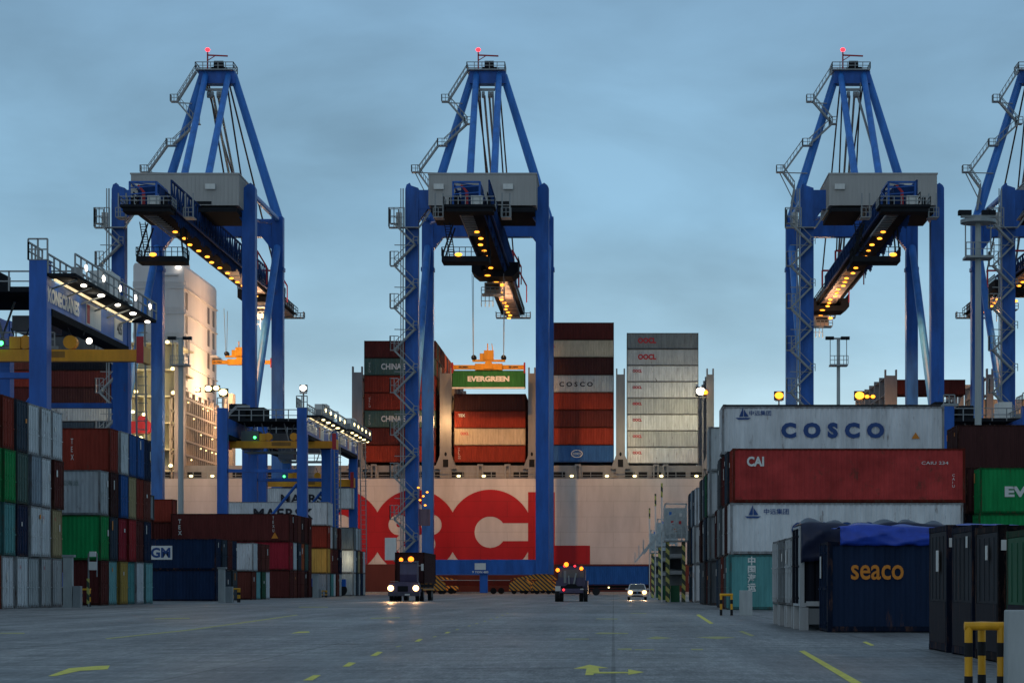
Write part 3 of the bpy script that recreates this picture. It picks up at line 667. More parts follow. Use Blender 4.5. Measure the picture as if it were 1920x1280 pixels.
# lower lit decks with lifeboat
yd = y_+1.0; lx0, lx1 = px(232,HS), px(328,HS)
dk = MB(); 
for k, yp in enumerate((640, 690, 740, 790, 840, 880)):
    Z = pz(yp, HS); dk.box(lx0, lx1, yd, y0+1, Z-.25, Z)
    for xx in (lx0, lx0+3.2, lx0+6, lx1-.35): dk.box(xx, xx+.35, yd+.1, yd+.5, Z-4.4, Z-.26)
dk.box(lx0+.3, lx1-.3, yd+4.0, yd+4.4, zt, pz(640,HS)); dk.build('lower_decks', mat('yellow_lit_superstructure', (.55,.5,.36), .7, dirt=.2, scale=.5), SHIP)  # yellow of the deck lighting put into the paint colour
for k in range(0):
    X = lx0+.8+rnd.random()*(lx1-lx0-2); Z = pz(rnd.choice((676,726,776,826,872)),HS); dw.box(X, X+.7, yd+3.9, yd+3.99, Z, Z+1.6)
for xp, yp in ((257,651),(250,697),(253,733),(247,771),(268,776),(322,690),(323,735),(312,640),(252,818),(262,820),(318,872),(296,785)):
    MB().ball((px(xp,HS), yd-.1, pz(yp,HS)), .35, .2, .28).build('deck_lamp', WARM, SHIP)
lb = MB(); zl = pz(812,HS); xa, xb = px(238,HS), px(284,HS)
lb.prism([(xa,zl+.6),(xa+.6,zl),(xb-.6,zl),(xb,zl+.6),(xb,zl+1.7),(xb-.8,zl+2.2),(xb-1.0,zl+2.9),(xb-2.1,zl+2.9),(xb-2.3,zl+2.1),(xa,zl+1.9)], yd-1.6, yd+.2)
tag(lb.build('lifeboat', REDP), 'red lifeboat hung below the lit decks of the ship', 'lifeboat').location = (0, 398, 0)
# open lashing bridge, seen along its side, left of the deck
lbm = MB(); X = -73.6; zz0 = zt; zz1 = pz(738, 11.0)
for k in range(27):
    yy = y_+1+k*2.05; lbm.box(X-.25, X+.25, yy, yy+.55, zz0, zz1+(.8 if k % 3 == 0 else 0)); lbm.box(X-1.7, X-1.4, yy, yy+.4, zz0, zz1)
for k in range(6):
    z = zz0+(zz1-zz0)*(k+.8)/6; lbm.box(X-1.8, X+.3, y_+1, y_+56, z-.22, z+.12)
for k in range(26):
    if k % 2: yy = y_+1.3+k*2.05; z = zz0+(zz1-zz0)*rnd.choice((0,1,2,3,4))/5; lbm.bar((X+.1, yy, z), (X+.1, yy+2.05, z+2.6), .14)
lbm.build('lashing_bridge', SHIPT, SHIP)
MB().box(X-2.0, X-1.72, y_+1.2, y_+55, zz0, zz1-1).build('lashing_bridge_back', SHIPT, SHIP)
MB().box(px(326,HS), px(345,HS), y_+.4, y_+1.6, zt, pz(686,HS)).build('bridge_tower', mat('tower_grey', (.30,.26,.27), .7, scale=.5), SHIP)
lp = MB()
for k in range(22): lp.ball((X+.35, y_+2+rnd.random()*50, zz0+(zz1-zz0)*rnd.choice((.28,.45,.62,.78,.95))-.4), .14, .2, .12, 6, 4)
lp.build('bridge_lamps', WARM, SHIP)
MB().box(px(415,10.2), px(432,10.2), y_+36, y_+39, zt, pz(735,10.2)).build('bridge_tower', SHIPT, SHIP)

# containers on the ship
def bay(xr, pitch, cols, nrows, where, base=866, depth_cols=None, side=1, y0_=None, alt=None):
    """xr = photo x of the right end; cols bottom to top"""
    X1 = px(xr, HS); z0 = pz(base, HS); Hc = pitch/HS; out_ = []
    for r_ in range(nrows):
        cs = cols if r_ == 0 else (alt(r_) if alt else [rnd.choice(['maroon','brown','redbrown','darkbrown','slate']) for _ in cols])
        z = z0
        for i, c in enumerate(cs):
            if c:
                lab = '%s ship container, %s, %s row of %s' % (PAL[c][1], ORD[i] if i < len(cs)-1 else 'topmost', NTH[r_], where)
                o = container(X1-12.19, X1, HD+1.2+r_*2.55, z, Hc-.01, c, lab, simple=True, group='containers stacked on the ship')
                if r_ == 0: out_.append(o)
            elif r_ == 0: out_.append(None)
            z += Hc
    return out_
def altA(r_): return [rnd.choice(['maroon','redbrown','darkbrown','brown','orange','greygreen']) for _ in range(7)] if r_ < 12 else [rnd.choice(['slate','maroon','dkgrey','brown']) for _ in range(7)]
A = bay(816, 32.7, ['redbrown','maroon','greygreen','redbrown','redbrown','greygreen','maroon'], 8, 'CHINA SHIPPING bay', alt=altA)
for i in (2, 5): side_text(A[i], 'CHINA SHIPPING', 2.9, 1.0, 8.3, 1.05, WOOD, bold=.03); A[i]['label'] = 'grey green CHINA SHIPPING container on the ship, %s of the two' % ('lower' if i == 2 else 'upper')
for i in (2, 3, 5): side_text(A[i], 'CSLU', .8, .5, .3, 1.7, WOOD, vertical=True)
Bb = bay(985, 32.3, ['redbrown','cream','redbrown','darkbrown'], 2, 'bay under the hanging container')
side_text(Bb[0], 'TRITON', .7, .6, .4, 1.9, WOOD, vertical=True); side_text(Bb[2], 'TEX', .7, 1.9, 1.2, .5, WOOD, bold=.05); side_text(Bb[1], 'OOCL', 1.1, 1.75, 1.4, .5, TRED, bold=.04)
Cc = bay(1151, 32.9, ['blue','redbrown','maroon','redbrown','grey','darkbrown','cream','maroon'], 1, 'bay right of centre crane')
side_text(Cc[4], 'COSCO', 2.9, 1.0, 5.7, .8, TBLACK, bold=.03, gap=1.6); side_text(Cc[6], 'OOCL', .9, 1.7, 1.3, .45, TRED, bold=.04)
Cc[4]['label'] = 'pale grey COSCO container on the ship, fifth up right of the crane'
em = MB()
for a in range(24):
    t0, t1 = a*math.pi/12, (a+1)*math.pi/12
    em.quad((-.2+1.0*math.cos(t0), -1.23, 1.5+.68*math.sin(t0)), (-.2+1.0*math.cos(t1), -1.23, 1.5+.68*math.sin(t1)), (-.2+.85*math.cos(t1), -1.23, 1.5+.55*math.sin(t1)), (-.2+.85*math.cos(t0), -1.23, 1.5+.55*math.sin(t0)))
em.build('emblem', WOOD, Cc[0]); side_text(Cc[0], 'COSCO', 5.2, 1.3, 1.4, .4, WOOD, bold=.03)
Cc[0]['label'] = 'blue container with oval white emblem, bottom of the stack right of the crane'
Dd = bay(1310, 30.7, ['white','grey','white','grey','white','white','grey','midgrey'], 1, 'bay of pale OOCL containers', base=868, alt=lambda r_: ['white','grey','white','grey','white','white','grey','midgrey'])
for i, o in enumerate(Dd):
    big = i >= 6; side_text(o, 'OOCL', 1.9 if big else 1.0, 1.0 if big else 1.6, 3.1 if big else 1.55, .95 if big else .5, TRED, bold=.05)
    o['label'] = 'pale grey OOCL container on the ship, %s in the front pile' % (NTH[i]+' up' if i < 7 else 'topmost')
bay(1812, 29, [None,None,None,None,'maroon'], 2, 'bay above the far right stack', base=855, alt=lambda r_: [None]*4+['maroon'])
bay(1955, 31, [None,'cream','cream'], 2, 'bay at right picture edge', base=840, alt=lambda r_: [None,'cream','cream'])
bay(208, 32, ['maroon','slate','slate','grey','darkbrown','maroon','black','dkgrey','black'], 1, 'bay behind nearest yard crane', base=885)
bay(62, 32, ['maroon','slate','slate','grey','maroon','redbrown','brown','brown'], 1, 'bay at left picture edge', base=885)
def rear(xr, pitch, n, r0, r1, pal, name='rear_containers'):
    mb = MB(); X1 = px(xr, HS); z0 = pz(866, HS); Hc = pitch/HS; mi = []
    tmpl = MB(); corr(tmpl, -1.1, 1.1, 6.09, .15, Hc-.12, 1, axis='y'); tmpl.box(-6.05, 6.04, -1.2, 1.2, .02, Hc-.03); tmpl.box(6.041, 6.1, -1.2, -1.1, 0, Hc-.03); tmpl.box(6.041, 6.1, 1.1, 1.2, 0, Hc-.03)
    for r_ in range(r0, r1):
        for i in range(n):
            k = len(mb.v); mb.v += [(x+X1-6.095, y+HD+1.2+r_*2.55+1.219, z+z0+i*Hc) for x, y, z in tmpl.v]; mb.f += [tuple(q+k for q in f) for f in tmpl.f]; mi += [rnd.randrange(len(pal))]*len(tmpl.f)
    o = mb.build(name, CM[pal[0]])
    for c in pal[1:]: o.data.materials.append(CM[c])
    for pg, m_ in zip(o.data.polygons, mi): pg.material_index = m_
    return tag(o, kind='stuff')
tag(rear(816, 32.7, 7, 8, 18, ['slate','maroon','darkbrown','orange','brown']), 'farther rows of containers behind the CHINA SHIPPING bay of the ship', 'container rows')
tag(rear(985, 32.3, 4, 2, 8, ['darkbrown','slate','maroon']), 'farther rows of containers behind the bay under the hanging container', 'container rows')
tag(rear(1151, 32.9, 8, 1, 5, ['maroon','slate','grey']), 'farther rows of containers behind the tall bay right of the centre crane', 'container rows')
tag(rear(1310, 30.7, 8, 1, 5, ['white','grey']), 'farther rows of pale containers behind the OOCL bay', 'container rows')

# ---------------------------------------------------------------- quay cranes
Y1, Y2 = D(12.2), D(11.25)
def zig(mb, x0, x1, y, zs, yz=0, r=.07):
    """zigzag stair flights with hand rails between x0 and x1"""
    for i in range(len(zs)-1):
        a = (x0 if i % 2 == 0 else x1); b_ = (x1 if i % 2 == 0 else x0)
        mb.bar((a, y, zs[i]), (b_, y, zs[i+1]), r*1.6); mb.bar((a, y-.6, zs[i]), (b_, y-.6, zs[i+1]), r*1.6)
        mb.bar((a, y-.6, zs[i]+1.0), (b_, y-.6, zs[i+1]+1.0), r*.8)
        c = b_; e = 1.1 if b_ > a else -1.1
        mb.box(min(c, c+e), max(c, c+e), y-.9, y+.3, zs[i+1]-.08, zs[i+1]+.04)
        mb.rail((c, y-.9, zs[i+1]), (c+e, y-.9, zs[i+1]), 1.1, r*.7, 1.1); mb.rail((c+e, y-.9, zs[i+1]), (c+e, y+.3, zs[i+1]), 1.1, r*.7, 1.1)
def quay_crane(xc, label, trolley, seed, zigpos=None):
    o = thing('quay_crane', label, 'quay crane', (xc, Y1, 0), 'blue quay cranes along the ship')
    G = Y2-Y1
    for (x, y, nm) in ((-10,0,'near'), (10,0,'near'), (-10,G,'far'), (10,G,'far')):
        mb = MB(); a = 1.0
        if nm == 'near':
            mb.box(x-1.0, x+1.0, y-1.1, y+1.1, 3.2, 60.5)
            sx = -1 if x < 0 else 1
            mb.prism([(x-1.0,60.5),(x+1.0,60.5),(x+1.0,62.2),(x+sx*.5+.3,62.6),(x+sx*.3,63.0),(x+sx*.3-.5,62.7),(x-1.0,62.0)] , y-1.0, y+1.0)
        else:
            mb.box(x-.95, x+.95, y-1, y+1, 3.2, 62.6); mb.box(x-1.1, x+1.1, y-1.15, y+1.15, 53.6, 54.2)
        mb.build('leg', BLUE, o)
    MB().box(-9, 9, -.9, .9, 3.1, 5.3).build('sill_beam', BLUE, o); MB().box(-9.05, 9.05, G-.9, G+.9, 3.1, 5.3).build('sill_beam', BLUE, o)
    p = MB().box(-9, 9, G-1, G+1, 59.3, 62.2); p.prism([(-9.04,59.3),(-9.04,57.2),(-7.4,59.3)], G-.95, G+.95).prism([(9.04,57.2),(9.04,59.3),(7.4,59.3)], G-.95, G+.95); p.build('portal_beam', BLUE, o)
    p = MB().box(-9, 9, -.95, .95, 59.0, 61.9).prism([(-9.04,59.0),(-9.04,57.0),(-7.6,59.0)], -.9, .9).prism([(9.04,57),(9.04,59),(7.6,59)], -.9, .9); p.build('portal_beam', BLUE, o)
    for sx in (-1, 1):
        MB().bar((sx*10, 1, 61.8), (sx*10, G-1, 62.2), .45, n=10).build('tie_beam', TBLUE, o, smooth=False)
        MB().bar((sx*10, G-.8, 57.5), (sx*10, .9, 24.5), .62, n=12).build('diagonal_brace', TBLUE, o)
        MB().bar((sx*9.2, G-3, 61.2), (sx*3, 3, 59.4), .3, n=8).build('corner_brace', BLUE, o)
        # bogies
        for y in (0, G):
            bc = sx*10-sx*1.7; b_ = MB(); b_.prism([(bc-3.3, 2.3), (bc+3.3, 2.3), (sx*10+1.0, 3.09), (sx*10-1.0, 3.09)], y-.7, y+.7)
            b_.build('bogie_beam', STRIPE, o)
            for q in (-1.75, 1.75):
                bo = MB().prism([(bc+q-1.65,.55),(bc+q+1.65,.55),(bc+q+1.6,1.7),(bc+q+.5,2.28),(bc+q-.5,2.28),(bc+q-1.6,1.7)], y-.75, y+.75).build('bogie', STRIPE, o)
                for e in (-.9, .9): MB().bar((bc+q+e, y-.3, .4), (bc+q+e, y+.3, .4), .4, n=12).build('wheel', DARK, bo)
    # a-frame
    ax, az = 2.6, 86.3; AY = G
    for sx in (-1, 1):
        MB().bar((sx*10, AY, 62.5), (sx*ax, AY, az), .8, .62, n=12).build('mast_leg', TBLUE, o)
        MB().bar((sx*1.9+.3, 3.5, 60.5), (sx*1.9, AY-.8, az), .62, .5, n=12).build('back_stay', TBLUE, o)
    MB().box(-ax-.4, ax+.4, AY-1.2, AY+1.2, az-1.6, az+.4).build('mast_head', BLUE, o)
    sh = MB()
    for q in (-1.5, -.9, .1, .6): sh.bar((q-.0, AY-1.6, az-3.6), (q+.45, AY-1.6, az-3.6), .55, n=10)
    sh.box(-1.8, 1.4, AY-2, AY-1.2, az-2.9, az-2.6); sh.bar((-1.7,AY-1.6,az-2.6), (-1.7,AY-1.6,az-1.6), .08); sh.bar((1.3,AY-1.6,az-2.6), (1.3,AY-1.6,az-1.6), .08)
    sh.build('sheave_block', GALV, o)
    pl = MB().box(-3.4, 2.9, AY-2.2, AY+2.2, az+.42, az+.6)
    pl.rail((-3.4,AY-2.2,az+.6),(2.9,AY-2.2,az+.6), 1.1, .06, 1.2); pl.rail((-3.4,AY+2.2,az+.6),(2.9,AY+2.2,az+.6), 1.1, .06, 1.2); pl.rail((-3.4,AY-2.2,az+.6),(-3.4,AY+2.2,az+.6),1.1,.06,1.4); pl.rail((2.9,AY-2.2,az+.6),(2.9,AY+2.2,az+.6),1.1,.06,1.4)
    pl.build('mast_platform', GALV, o)
    MB().bar((-.5,AY-.6,az+1.5),(1.0,AY-.6,az+1.5), .75, n=12).box(-.9,1.6,AY-1.3,AY+.9,az+.62,az+1.1).build('mast_winch', DARK, o)
    b_ = MB().bar((-1.55,AY-1,az+.6),(-1.55,AY-1,az+3.6), .11).bar((-1.55,AY-1,az+3.1),(1.8,AY-1,az+2.95), .11).bar((-1.55,AY-1,az+2.2),(-.2,AY-1,az+3.05), .06); b_.build('mast_jib', REDP, o)
    MB().ball((-1.55,AY-1,az+4.0), .42, .42, .32).build('aviation_light', REDL, o)
    # mast stairs
    st = MB()
    def flight(p, q):
        st.bar((p[0],AY-.9,p[1]),(q[0],AY-.9,q[1]), .13); st.bar((p[0],AY-1.7,p[1]),(q[0],AY-1.7,q[1]), .13); st.bar((p[0],AY-1.7,p[1]+1.1),(q[0],AY-1.7,q[1]+1.1), .05); st.bar((p[0],AY-.9,p[1]+1.1),(q[0],AY-.9,q[1]+1.1), .05)
        n = 6
        for i in range(n+1):
            t_ = i/n; x = p[0]+(q[0]-p[0])*t_; z = p[1]+(q[1]-p[1])*t_; st.bar((x,AY-1.7,z),(x,AY-1.7,z+1.1), .04)
    def land(x0_, x1_, z): st.box(x0_, x1_, AY-2.0, AY-.7, z-.1, z+.05); st.rail((x0_,AY-2,z),(x1_,AY-2,z),1.1,.05,.8); st.rail((x0_,AY-2,z),(x0_,AY-.7,z),1.1,.05,.8)
    land(-7.6,-6.3,81.6); land(-3.8,-2.7,77.9); land(-8.3,-6.7,74.3); land(-12.6,-11.2,69.9)
    flight((-3.4,86.6),(-6.5,81.7)); flight((-6.5,81.6),(-3.4,78)); flight((-3.3,78),(-7.2,74.4)); flight((-8.2,74.3),(-11.3,70)); flight((-11.6,70),(-9.6,67.2)); flight((-9.6,67.0),(-10.2,63.6))
    st.bar((-6.6,AY-.9,81.5),(-4.2,AY-.9,81.4), .08); st.bar((-11.4,AY-.9,69.9),(-7.4,AY-.9,69.8), .08); st.bar((-12,AY-.9,69.8),(-9.4,AY-.9,64.6), .08)
    st.build('mast_stairs', GALV, o)
    # girder and boom
    gx = 1.0; yn = D(13.4)-Y1; yt = D(9.42)-Y1; hy_ = G+4
    bl = MB().box(gx-1.4, gx+1.4, yn, hy_, 54.3, 57.3)
    gd = bl.build('girder', DBLUE, o); MB().box(gx-1.38, gx+1.38, yn+.1, hy_-.1, 54.2, 54.296).build('soffit_shade', SOFF, gd)  # thin dark sheet added below the girder to stand for its shade
    rg = MB(); q = yn+2.5
    while q < yn+26: rg.box(gx-1.9, gx-.1, q, q+.18, 53.95, 54.1); q += 1.6
    rg.box(gx-1.95, gx-1.85, yn+2, yn+26, 53.9, 54.1); rg.build('cable_tray', GALV, o)
    bm_ = MB().box(gx-1.35, gx+1.35, hy_+.3, yt, 54.7, 57.2)
    k = hy_+4
    while k < yt-2: bm_.box(gx-1.39, gx+1.39, k, k+.35, 54.64, 57.24); k += 6
    bm_.build('boom', BOOMG, o)
    wk = MB()
    for sx in (-1, 1):
        xa, xb = sorted((gx+sx*1.45, gx+sx*2.25)); q = yn
        while q < yt-1.5: wk.box(xa, xb, q, q+.35, 55.0, 55.08); q += .95
        wk.box(xa, xa+.1, yn, yt-1, 54.9, 54.99); wk.box(xb-.1, xb, yn, yt-1, 54.9, 54.99)
        for zz in (55.7, 56.3): wk.bar((gx+sx*2.25, yn, zz), (gx+sx*2.25, yt-1, zz), .055)
        n = 46
        for i in range(n+1):
            yy = yn+(yt-1-yn)*i/n; wk.bar((gx+sx*2.25, yy, 55.1), (gx+sx*2.25, yy, 56.3), .05)
    wk.build('walkway', DARK, o)
    tr_ = MB(); ya, yb = yn+4, G+34; n = 40
    for sx, zt_2 in ((1, 58.6), (-1, 57.2)):
        xx = gx+sx*2.3; tr_.bar((xx,ya,zt_2),(xx,yb,zt_2),.13); tr_.bar((xx,ya,55.0),(xx,yb,55.0),.13)
        for i in range(n+1):
            yy = ya+(yb-ya)*i/n; tr_.bar((xx,yy,55),(xx,yy,zt_2),.1)
            if i < n: tr_.bar((xx,yy,55 if i % 2 else zt_2),(xx,yy+(yb-ya)/n,zt_2 if i % 2 else 55),.08)
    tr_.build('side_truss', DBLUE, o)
    fs = MB()                                             # festoon hangers on the right side of the girder
    for i in range(44):
        yy = yn+10+i*1.35; ln = 2.2+.9*math.sin(i*.9); fs.bar((gx+1.9,yy,55),(gx+1.9,yy,55-.2),.05)
        fs.bar((gx+1.9,yy,54.9),(gx+1.9,yy+.4,54.9-ln*.55),.06); fs.bar((gx+1.9,yy+.4,54.9-ln*.55),(gx+1.9,yy+1.3,54.9),.06)
    fs.build('festoon_cables', DBLUE, o)
    # near end platform, cage, winch
    ep = MB().box(gx-3.7, gx+3.4, yn-2.2, yn+2, 53.9, 54.25).box(gx-3.4, gx+3.2, yn-1.8, yn+1.5, 53.3, 53.88); ep.build('end_platform', DARK, o)
    ra = MB(); ra.rail((gx-3.7,yn-2.2,54.25),(gx+3.4,yn-2.2,54.25),1.1,.05,1.0); ra.rail((gx-3.7,yn-2.2,54.25),(gx-3.7,yn+2,54.25),1.1,.05,1.0); ra.rail((gx+3.4,yn-2.2,54.25),(gx+3.4,yn+2,54.25),1.1,.05,1.0)
    ra.box(gx+4.0, gx+5.4, yn+4, yn+6.5, 53.4, 53.55).box(gx-5.6, gx-4.2, yn+4, yn+6.5, 53.4, 53.55); ra.rail((gx+4,yn+4,53.5),(gx+5.4,yn+4,53.5),1.3,.05,.7); ra.rail((gx-5.6,yn+4,53.5),(gx-4.2,yn+4,53.5),1.3,.05,.7)
    for e in (gx+4.1, gx+5.2, gx-4.3, gx-5.4): ra.bar((e,yn+5,53.5),(e,yn+5,57), .09)
    ra.build('end_railing', GALV, o)
    cg = MB(); ca, cb, cy0, cy1, c0, c1 = gx-2.4, gx+1.3, yn-1.8, yn+6, 54.3, 57.4
    for x in (ca, cb):
        for y in (cy0, cy1): cg.bar((x,y,c0),(x,y,c1),.13)
        cg.bar((x,cy0,c1),(x,cy1,c1),.13); cg.bar((x,cy0,55.8),(x,cy1,56.2),.08); cg.bar((x,cy0,c0),(x,cy1,c1),.08)
    for y in (cy0, cy1, (cy0+cy1)/2): cg.bar((ca,y,c1),(cb,y,c1),.13)
    cg.bar((ca,cy0,c1),(cb,(cy0+cy1)/2,c1),.07); cg.bar((cb,(cy0+cy1)/2,c1),(ca,cy1,c1),.07); cg.bar((ca,cy0,56.6),(cb,cy0,56.9),.07); cg.bar((ca,cy0,55.7),(cb,cy0,56.0),.07)
    cg.build('hoist_cage', BLUE, o)
    MB().bar((gx-.5,yn-1.6,54.3),(gx-.5,yn-1.6,56.1),.2).bar((gx-.5,yn-1.6,56.1),(gx-1.3,yn-1.6,57.0),.14).build('hoist_jib', REDP, o)
    MB().box(gx+.1, gx+1.7, yn-2.0, yn-.8, 54.3, 55.5).build('control_cabinet', WHT, o)
    for e in (-3.0, -2.4, 2.3): MB().box(gx+e, gx+e+.5, yn-1.6, yn-.9, 54.3, 55.3).build('equipment_box', DARK, o)
    # machinery house
    my = D(12.4)-Y1; mx0, mx1 = gx+.1-8.15, gx+.1+8.15; mz0, mz1 = pz(385,12.4), pz(327,12.4)
    mh = MB().box(mx0, mx1, my, my+15, mz0, mz1); hs_ = mh.build('machinery_house', GREY, o)
    rb = MB(); q = mx0+.35
    while q < mx1-.2: rb.box(q, q+.12, my-.05, my-.002, mz0+.1, mz1-.2); q += .62
    q = my+.5
    while q < my+14.6: rb.box(mx1+.002, mx1+.05, q, q+.12, mz0+.1, mz1-.2); rb.box(mx0-.05, mx0-.002, q, q+.12, mz0+.1, mz1-.2); q += .62
    rb.build('siding_ribs', GREY, hs_); MB().box(mx0-.12, mx1+.12, my-.14, my+15.1, mz1+.002, mz1+.22).build('roof', DARK if False else GREY, hs_)
    for e in (.8, 11.3): MB().box(mx0+e, mx0+e+1.5, my-.5, my-.06, mz1-2.3, mz1-1.5).build('vent_hood', WHT, hs_)
    MB().box(mx0+9.1, mx0+12.2, my-.12, my-.06, mz0+.15, mz0+.6).build('louvre', DARK, hs_)
    MB().box(mx0+8.6, mx1-.3, my-.1, my+14, mz0-1.0, mz0-.3).box(mx0+.3, mx0+5, my+.2, my+14, mz0-.9, mz0-.3).build('house_support', DARK, o)
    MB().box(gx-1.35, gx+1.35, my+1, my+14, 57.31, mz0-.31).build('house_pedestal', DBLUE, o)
    # hanging service platform
    qy = D(12.65)-Y1; hp = MB().box(-4.4, 2.6, qy-2.2, qy+2.4, 49.0, 49.8); hp.build('service_platform', DARK, o)
    hr = MB(); hr.rail((-4.4,qy-2.2,49.8),(2.6,qy-2.2,49.8),1.3,.05,.9); hr.rail((-4.4,qy-2.2,49.8),(-4.4,qy+2.4,49.8),1.3,.05,.9); hr.rail((2.6,qy-2.2,49.8),(2.6,qy+2.4,49.8),1.3,.05,.9)
    for x in (-4.3, 2.5):
        for y in (qy-2, qy+2.2): hr.bar((x,y,49.8),(x*.7+.3,y,54.6),.11)
    for x in (-3.3,-2.5): hr.bar((x,qy-1,49.8),(x-.8,qy-1,55),.07)
    for i in range(14): t_ = i/14; hr.bar((-3.3-.8*t_,qy-1,49.8+5.2*t_),(-2.5-.8*t_,qy-1,49.8+5.2*t_),.05)
    hr.build('platform_railing', DARK, o)
    MB().ball((-1.9 if seed != 3 else 1.5, qy-2.3, 50.0), .55, .4, .28).build('floodlight', SODC, o)
    # boom lamps
    k = 0; yy = D(12.57)-Y1
    while yy < yt-3:
        MB().ball((gx-.45+.25*math.sin(k*2.1), yy, 54.0), .40, .45, .17).build('floodlight', SODC if k % 3 else SOD, o)
        yy += 6.6 if k < 8 else 5.0; k += 1
    # boom tip
    tp = MB(); tp.rail((gx-3.4,yt+.5,54.6),(gx+3.4,yt+.5,54.6),1.0,.07,.9); tp.rail((gx-3.4,yt-1.5,54.6),(gx-3.4,yt+.5,54.6),1.0,.07,1); tp.rail((gx+3.4,yt-1.5,54.6),(gx+3.4,yt+.5,54.6),1.0,.07,1); tp.box(gx-3.4,gx+3.4,yt-1.4,yt+.6,54.4,54.58)
    tp.build('tip_platform', GALV, o)
    for yy in (G+22, G+48):
        rr = MB()
        rr.bar((gx+2.2,yy,57),(gx+2.2,yy,60.2),.16); rr.bar((gx-1.6,yy,57),(gx-1.6,yy,60.2),.16); rr.bar((gx-1.6,yy,60.2),(gx+2.2,yy,60.2),.16); rr.bar((gx+2.2,yy,60.2),(gx+3.6,yy+2,57.6),.1); rr.bar((gx+3.6,yy+2,57.6),(gx+3.6,yy+2,54.5),.1)
        rr.build('boom_bracket', REDP, o)
    # stays
    f1 = MB()
    for sx in (-1, 1):
        f1.bar((sx*1.5,AY,az-1.5),(gx+sx*1.4,G+22,60.2),.12); f1.bar((sx*1.9,AY,az-1.5),(gx+sx*1.4,G+50,60.2),.12)
    f1.build('forestays', ROPE, o)
    f2 = MB()
    for e in (-.5, .3): f2.bar((e,AY-1.5,az-3.8),(gx+e,G+30,57.4),.17)
    f2.bar((.9,AY-1.5,az-3.8),(gx+1.6,6,mz1),.16); f2.build('boom_hoist_ropes', GALV, o)
    # stair tower, lift and boxes on the left near leg
    s2 = MB(); x = -11.9
    for k in range(8):
        z0_ = 5+k*6.45; z1_ = z0_+3.22; z2_ = z0_+6.45
        s2.bar((-12.6,-1.6,z0_),(-9.4,-1.6,z1_),.13); s2.bar((-12.6,-2.4,z0_),(-9.4,-2.4,z1_),.13); s2.bar((-12.6,-2.4,z0_+1.1),(-9.4,-2.4,z1_+1.1),.05)
        s2.bar((-9.4,-1.6,z1_),(-12.6,-1.6,z2_),.13); s2.bar((-9.4,-2.4,z1_),(-12.6,-2.4,z2_),.13); s2.bar((-9.4,-2.4,z1_+1.1),(-12.6,-2.4,z2_+1.1),.05)
        s2.box(-13.2,-12.0,-2.6,-1.4,z2_-.1,z2_); s2.rail((-13.2,-2.6,z2_),(-11.9,-2.6,z2_),2.1,.055,.6); s2.rail((-13.2,-2.6,z2_),(-13.2,-1.4,z2_),2.1,.055,.6); s2.bar((-12.6,-1.6,z1_),(-9.2,-1.4,z1_-.05),.06)
        s2.rail((-9.6,-2.6,z1_),(-8.9,-2.6,z1_),1.1,.05,.5)
    s2.bar((-11.25,-1.7,3),(-11.25,-1.7,62),.09); s2.bar((-11.6,-1.7,3),(-11.6,-1.7,62),.07)
    s2.build('stair_tower', GALV, o)
    eb = MB().box(-13.4, -8.8, -2.4, -1.2, 55.9, 56.05); eb.rail((-13.4,-2.4,56.05),(-11.0,-2.4,56.05),2.9,.06,.8); eb.rail((-13.4,-2.4,56.05),(-13.4,-1.2,56.05),2.9,.06,.8); eb.bar((-8.8,-1.8,56),(-6.4,-1.8,59.5),.12)
    eb.bar((-11.2,-1.8,44.5),(-8.4,-1.8,55.9),.12) if False else None
    eb.build('lift_platform', GALV, o); MB().box(-12.3,-11.45,-2.1,-1.4,56.1,58.3).build('lift_cage', WHT, o)
    # sill post, plate and number
    MB().box(-.6+1, .6+1, -.5, .5, .2, 3.1).build('cable_guide_post', BLUE, o)
    MB().box(-.35, 1.35, -1.0, -.92, 3.75, 4.75).build('sign_plate', WHT, o)
    text('9 TON 485', 2.5, .35, WOOD, o, (-.75, -.93, 3.22), bold=.03)
    # trolley with cab
    ty = trolley-Y1; zt_ = 53.2
    t1 = MB().prism([(gx-3.9,zt_+2.4),(gx-3.9,zt_+.8),(gx-2.9,zt_),(gx+2.9,zt_),(gx+3.9,zt_+.8),(gx+3.9,zt_+2.4),(gx+2.3,zt_+2.4),(gx+2.3,zt_+1.0),(gx-2.3,zt_+1.0),(gx-2.3,zt_+2.4)], ty-3.5, ty+3.5)
    t1.rail((gx-3.9,ty-3.5,zt_+2.4),(gx-3.9,ty+3.5,zt_+2.4),.9,.05,1); t1.rail((gx+3.9,ty-3.5,zt_+2.4),(gx+3.9,ty+3.5,zt_+2.4),.9,.05,1)
    tr = t1.build('trolley', DARK, o)
    cabm = mat('cab_orange_lit', (.5,.38,.28), .6)  # orange lamp light on the cab put into its colour
    MB().box(gx-2.1, gx+.6, ty+3, ty+6, zt_-2.1, zt_-.2).build('cab', cabm, tr); MB().box(gx-1.9, gx+.4, ty+2.95, ty+2.99, zt_-1.4, zt_-.5).build('cab_window', GLASS, tr)
    q_ = MB(); q_.rail((gx-2.6,ty+2.4,zt_-2.1),(gx+1.3,ty+2.4,zt_-2.1),1.0,.06,.8); q_.box(gx-2.6,gx+1.3,ty+2.4,ty+6,zt_-2.25,zt_-2.12); q_.rail((gx-2.6,ty+2.6,zt_-4.4),(gx-.6,ty+2.6,zt_-4.4),2.0,.06,.7); q_.build('cab_gangway', GALV, tr)
    MB().ball((gx+.9,ty+3.3,zt_-.6), .5,.4,.25).build('floodlight', SODC, tr); MB().ball((gx-1.2,ty-3.7,zt_+.1), .5,.3,.15).build('floodlight', SOD, tr)
    light('boom_light', 'SPOT', (gx-1, ty, 51), 16000, ORG, 1.0, target=(gx-1, ty-5, 0), cone=120, parent=o)
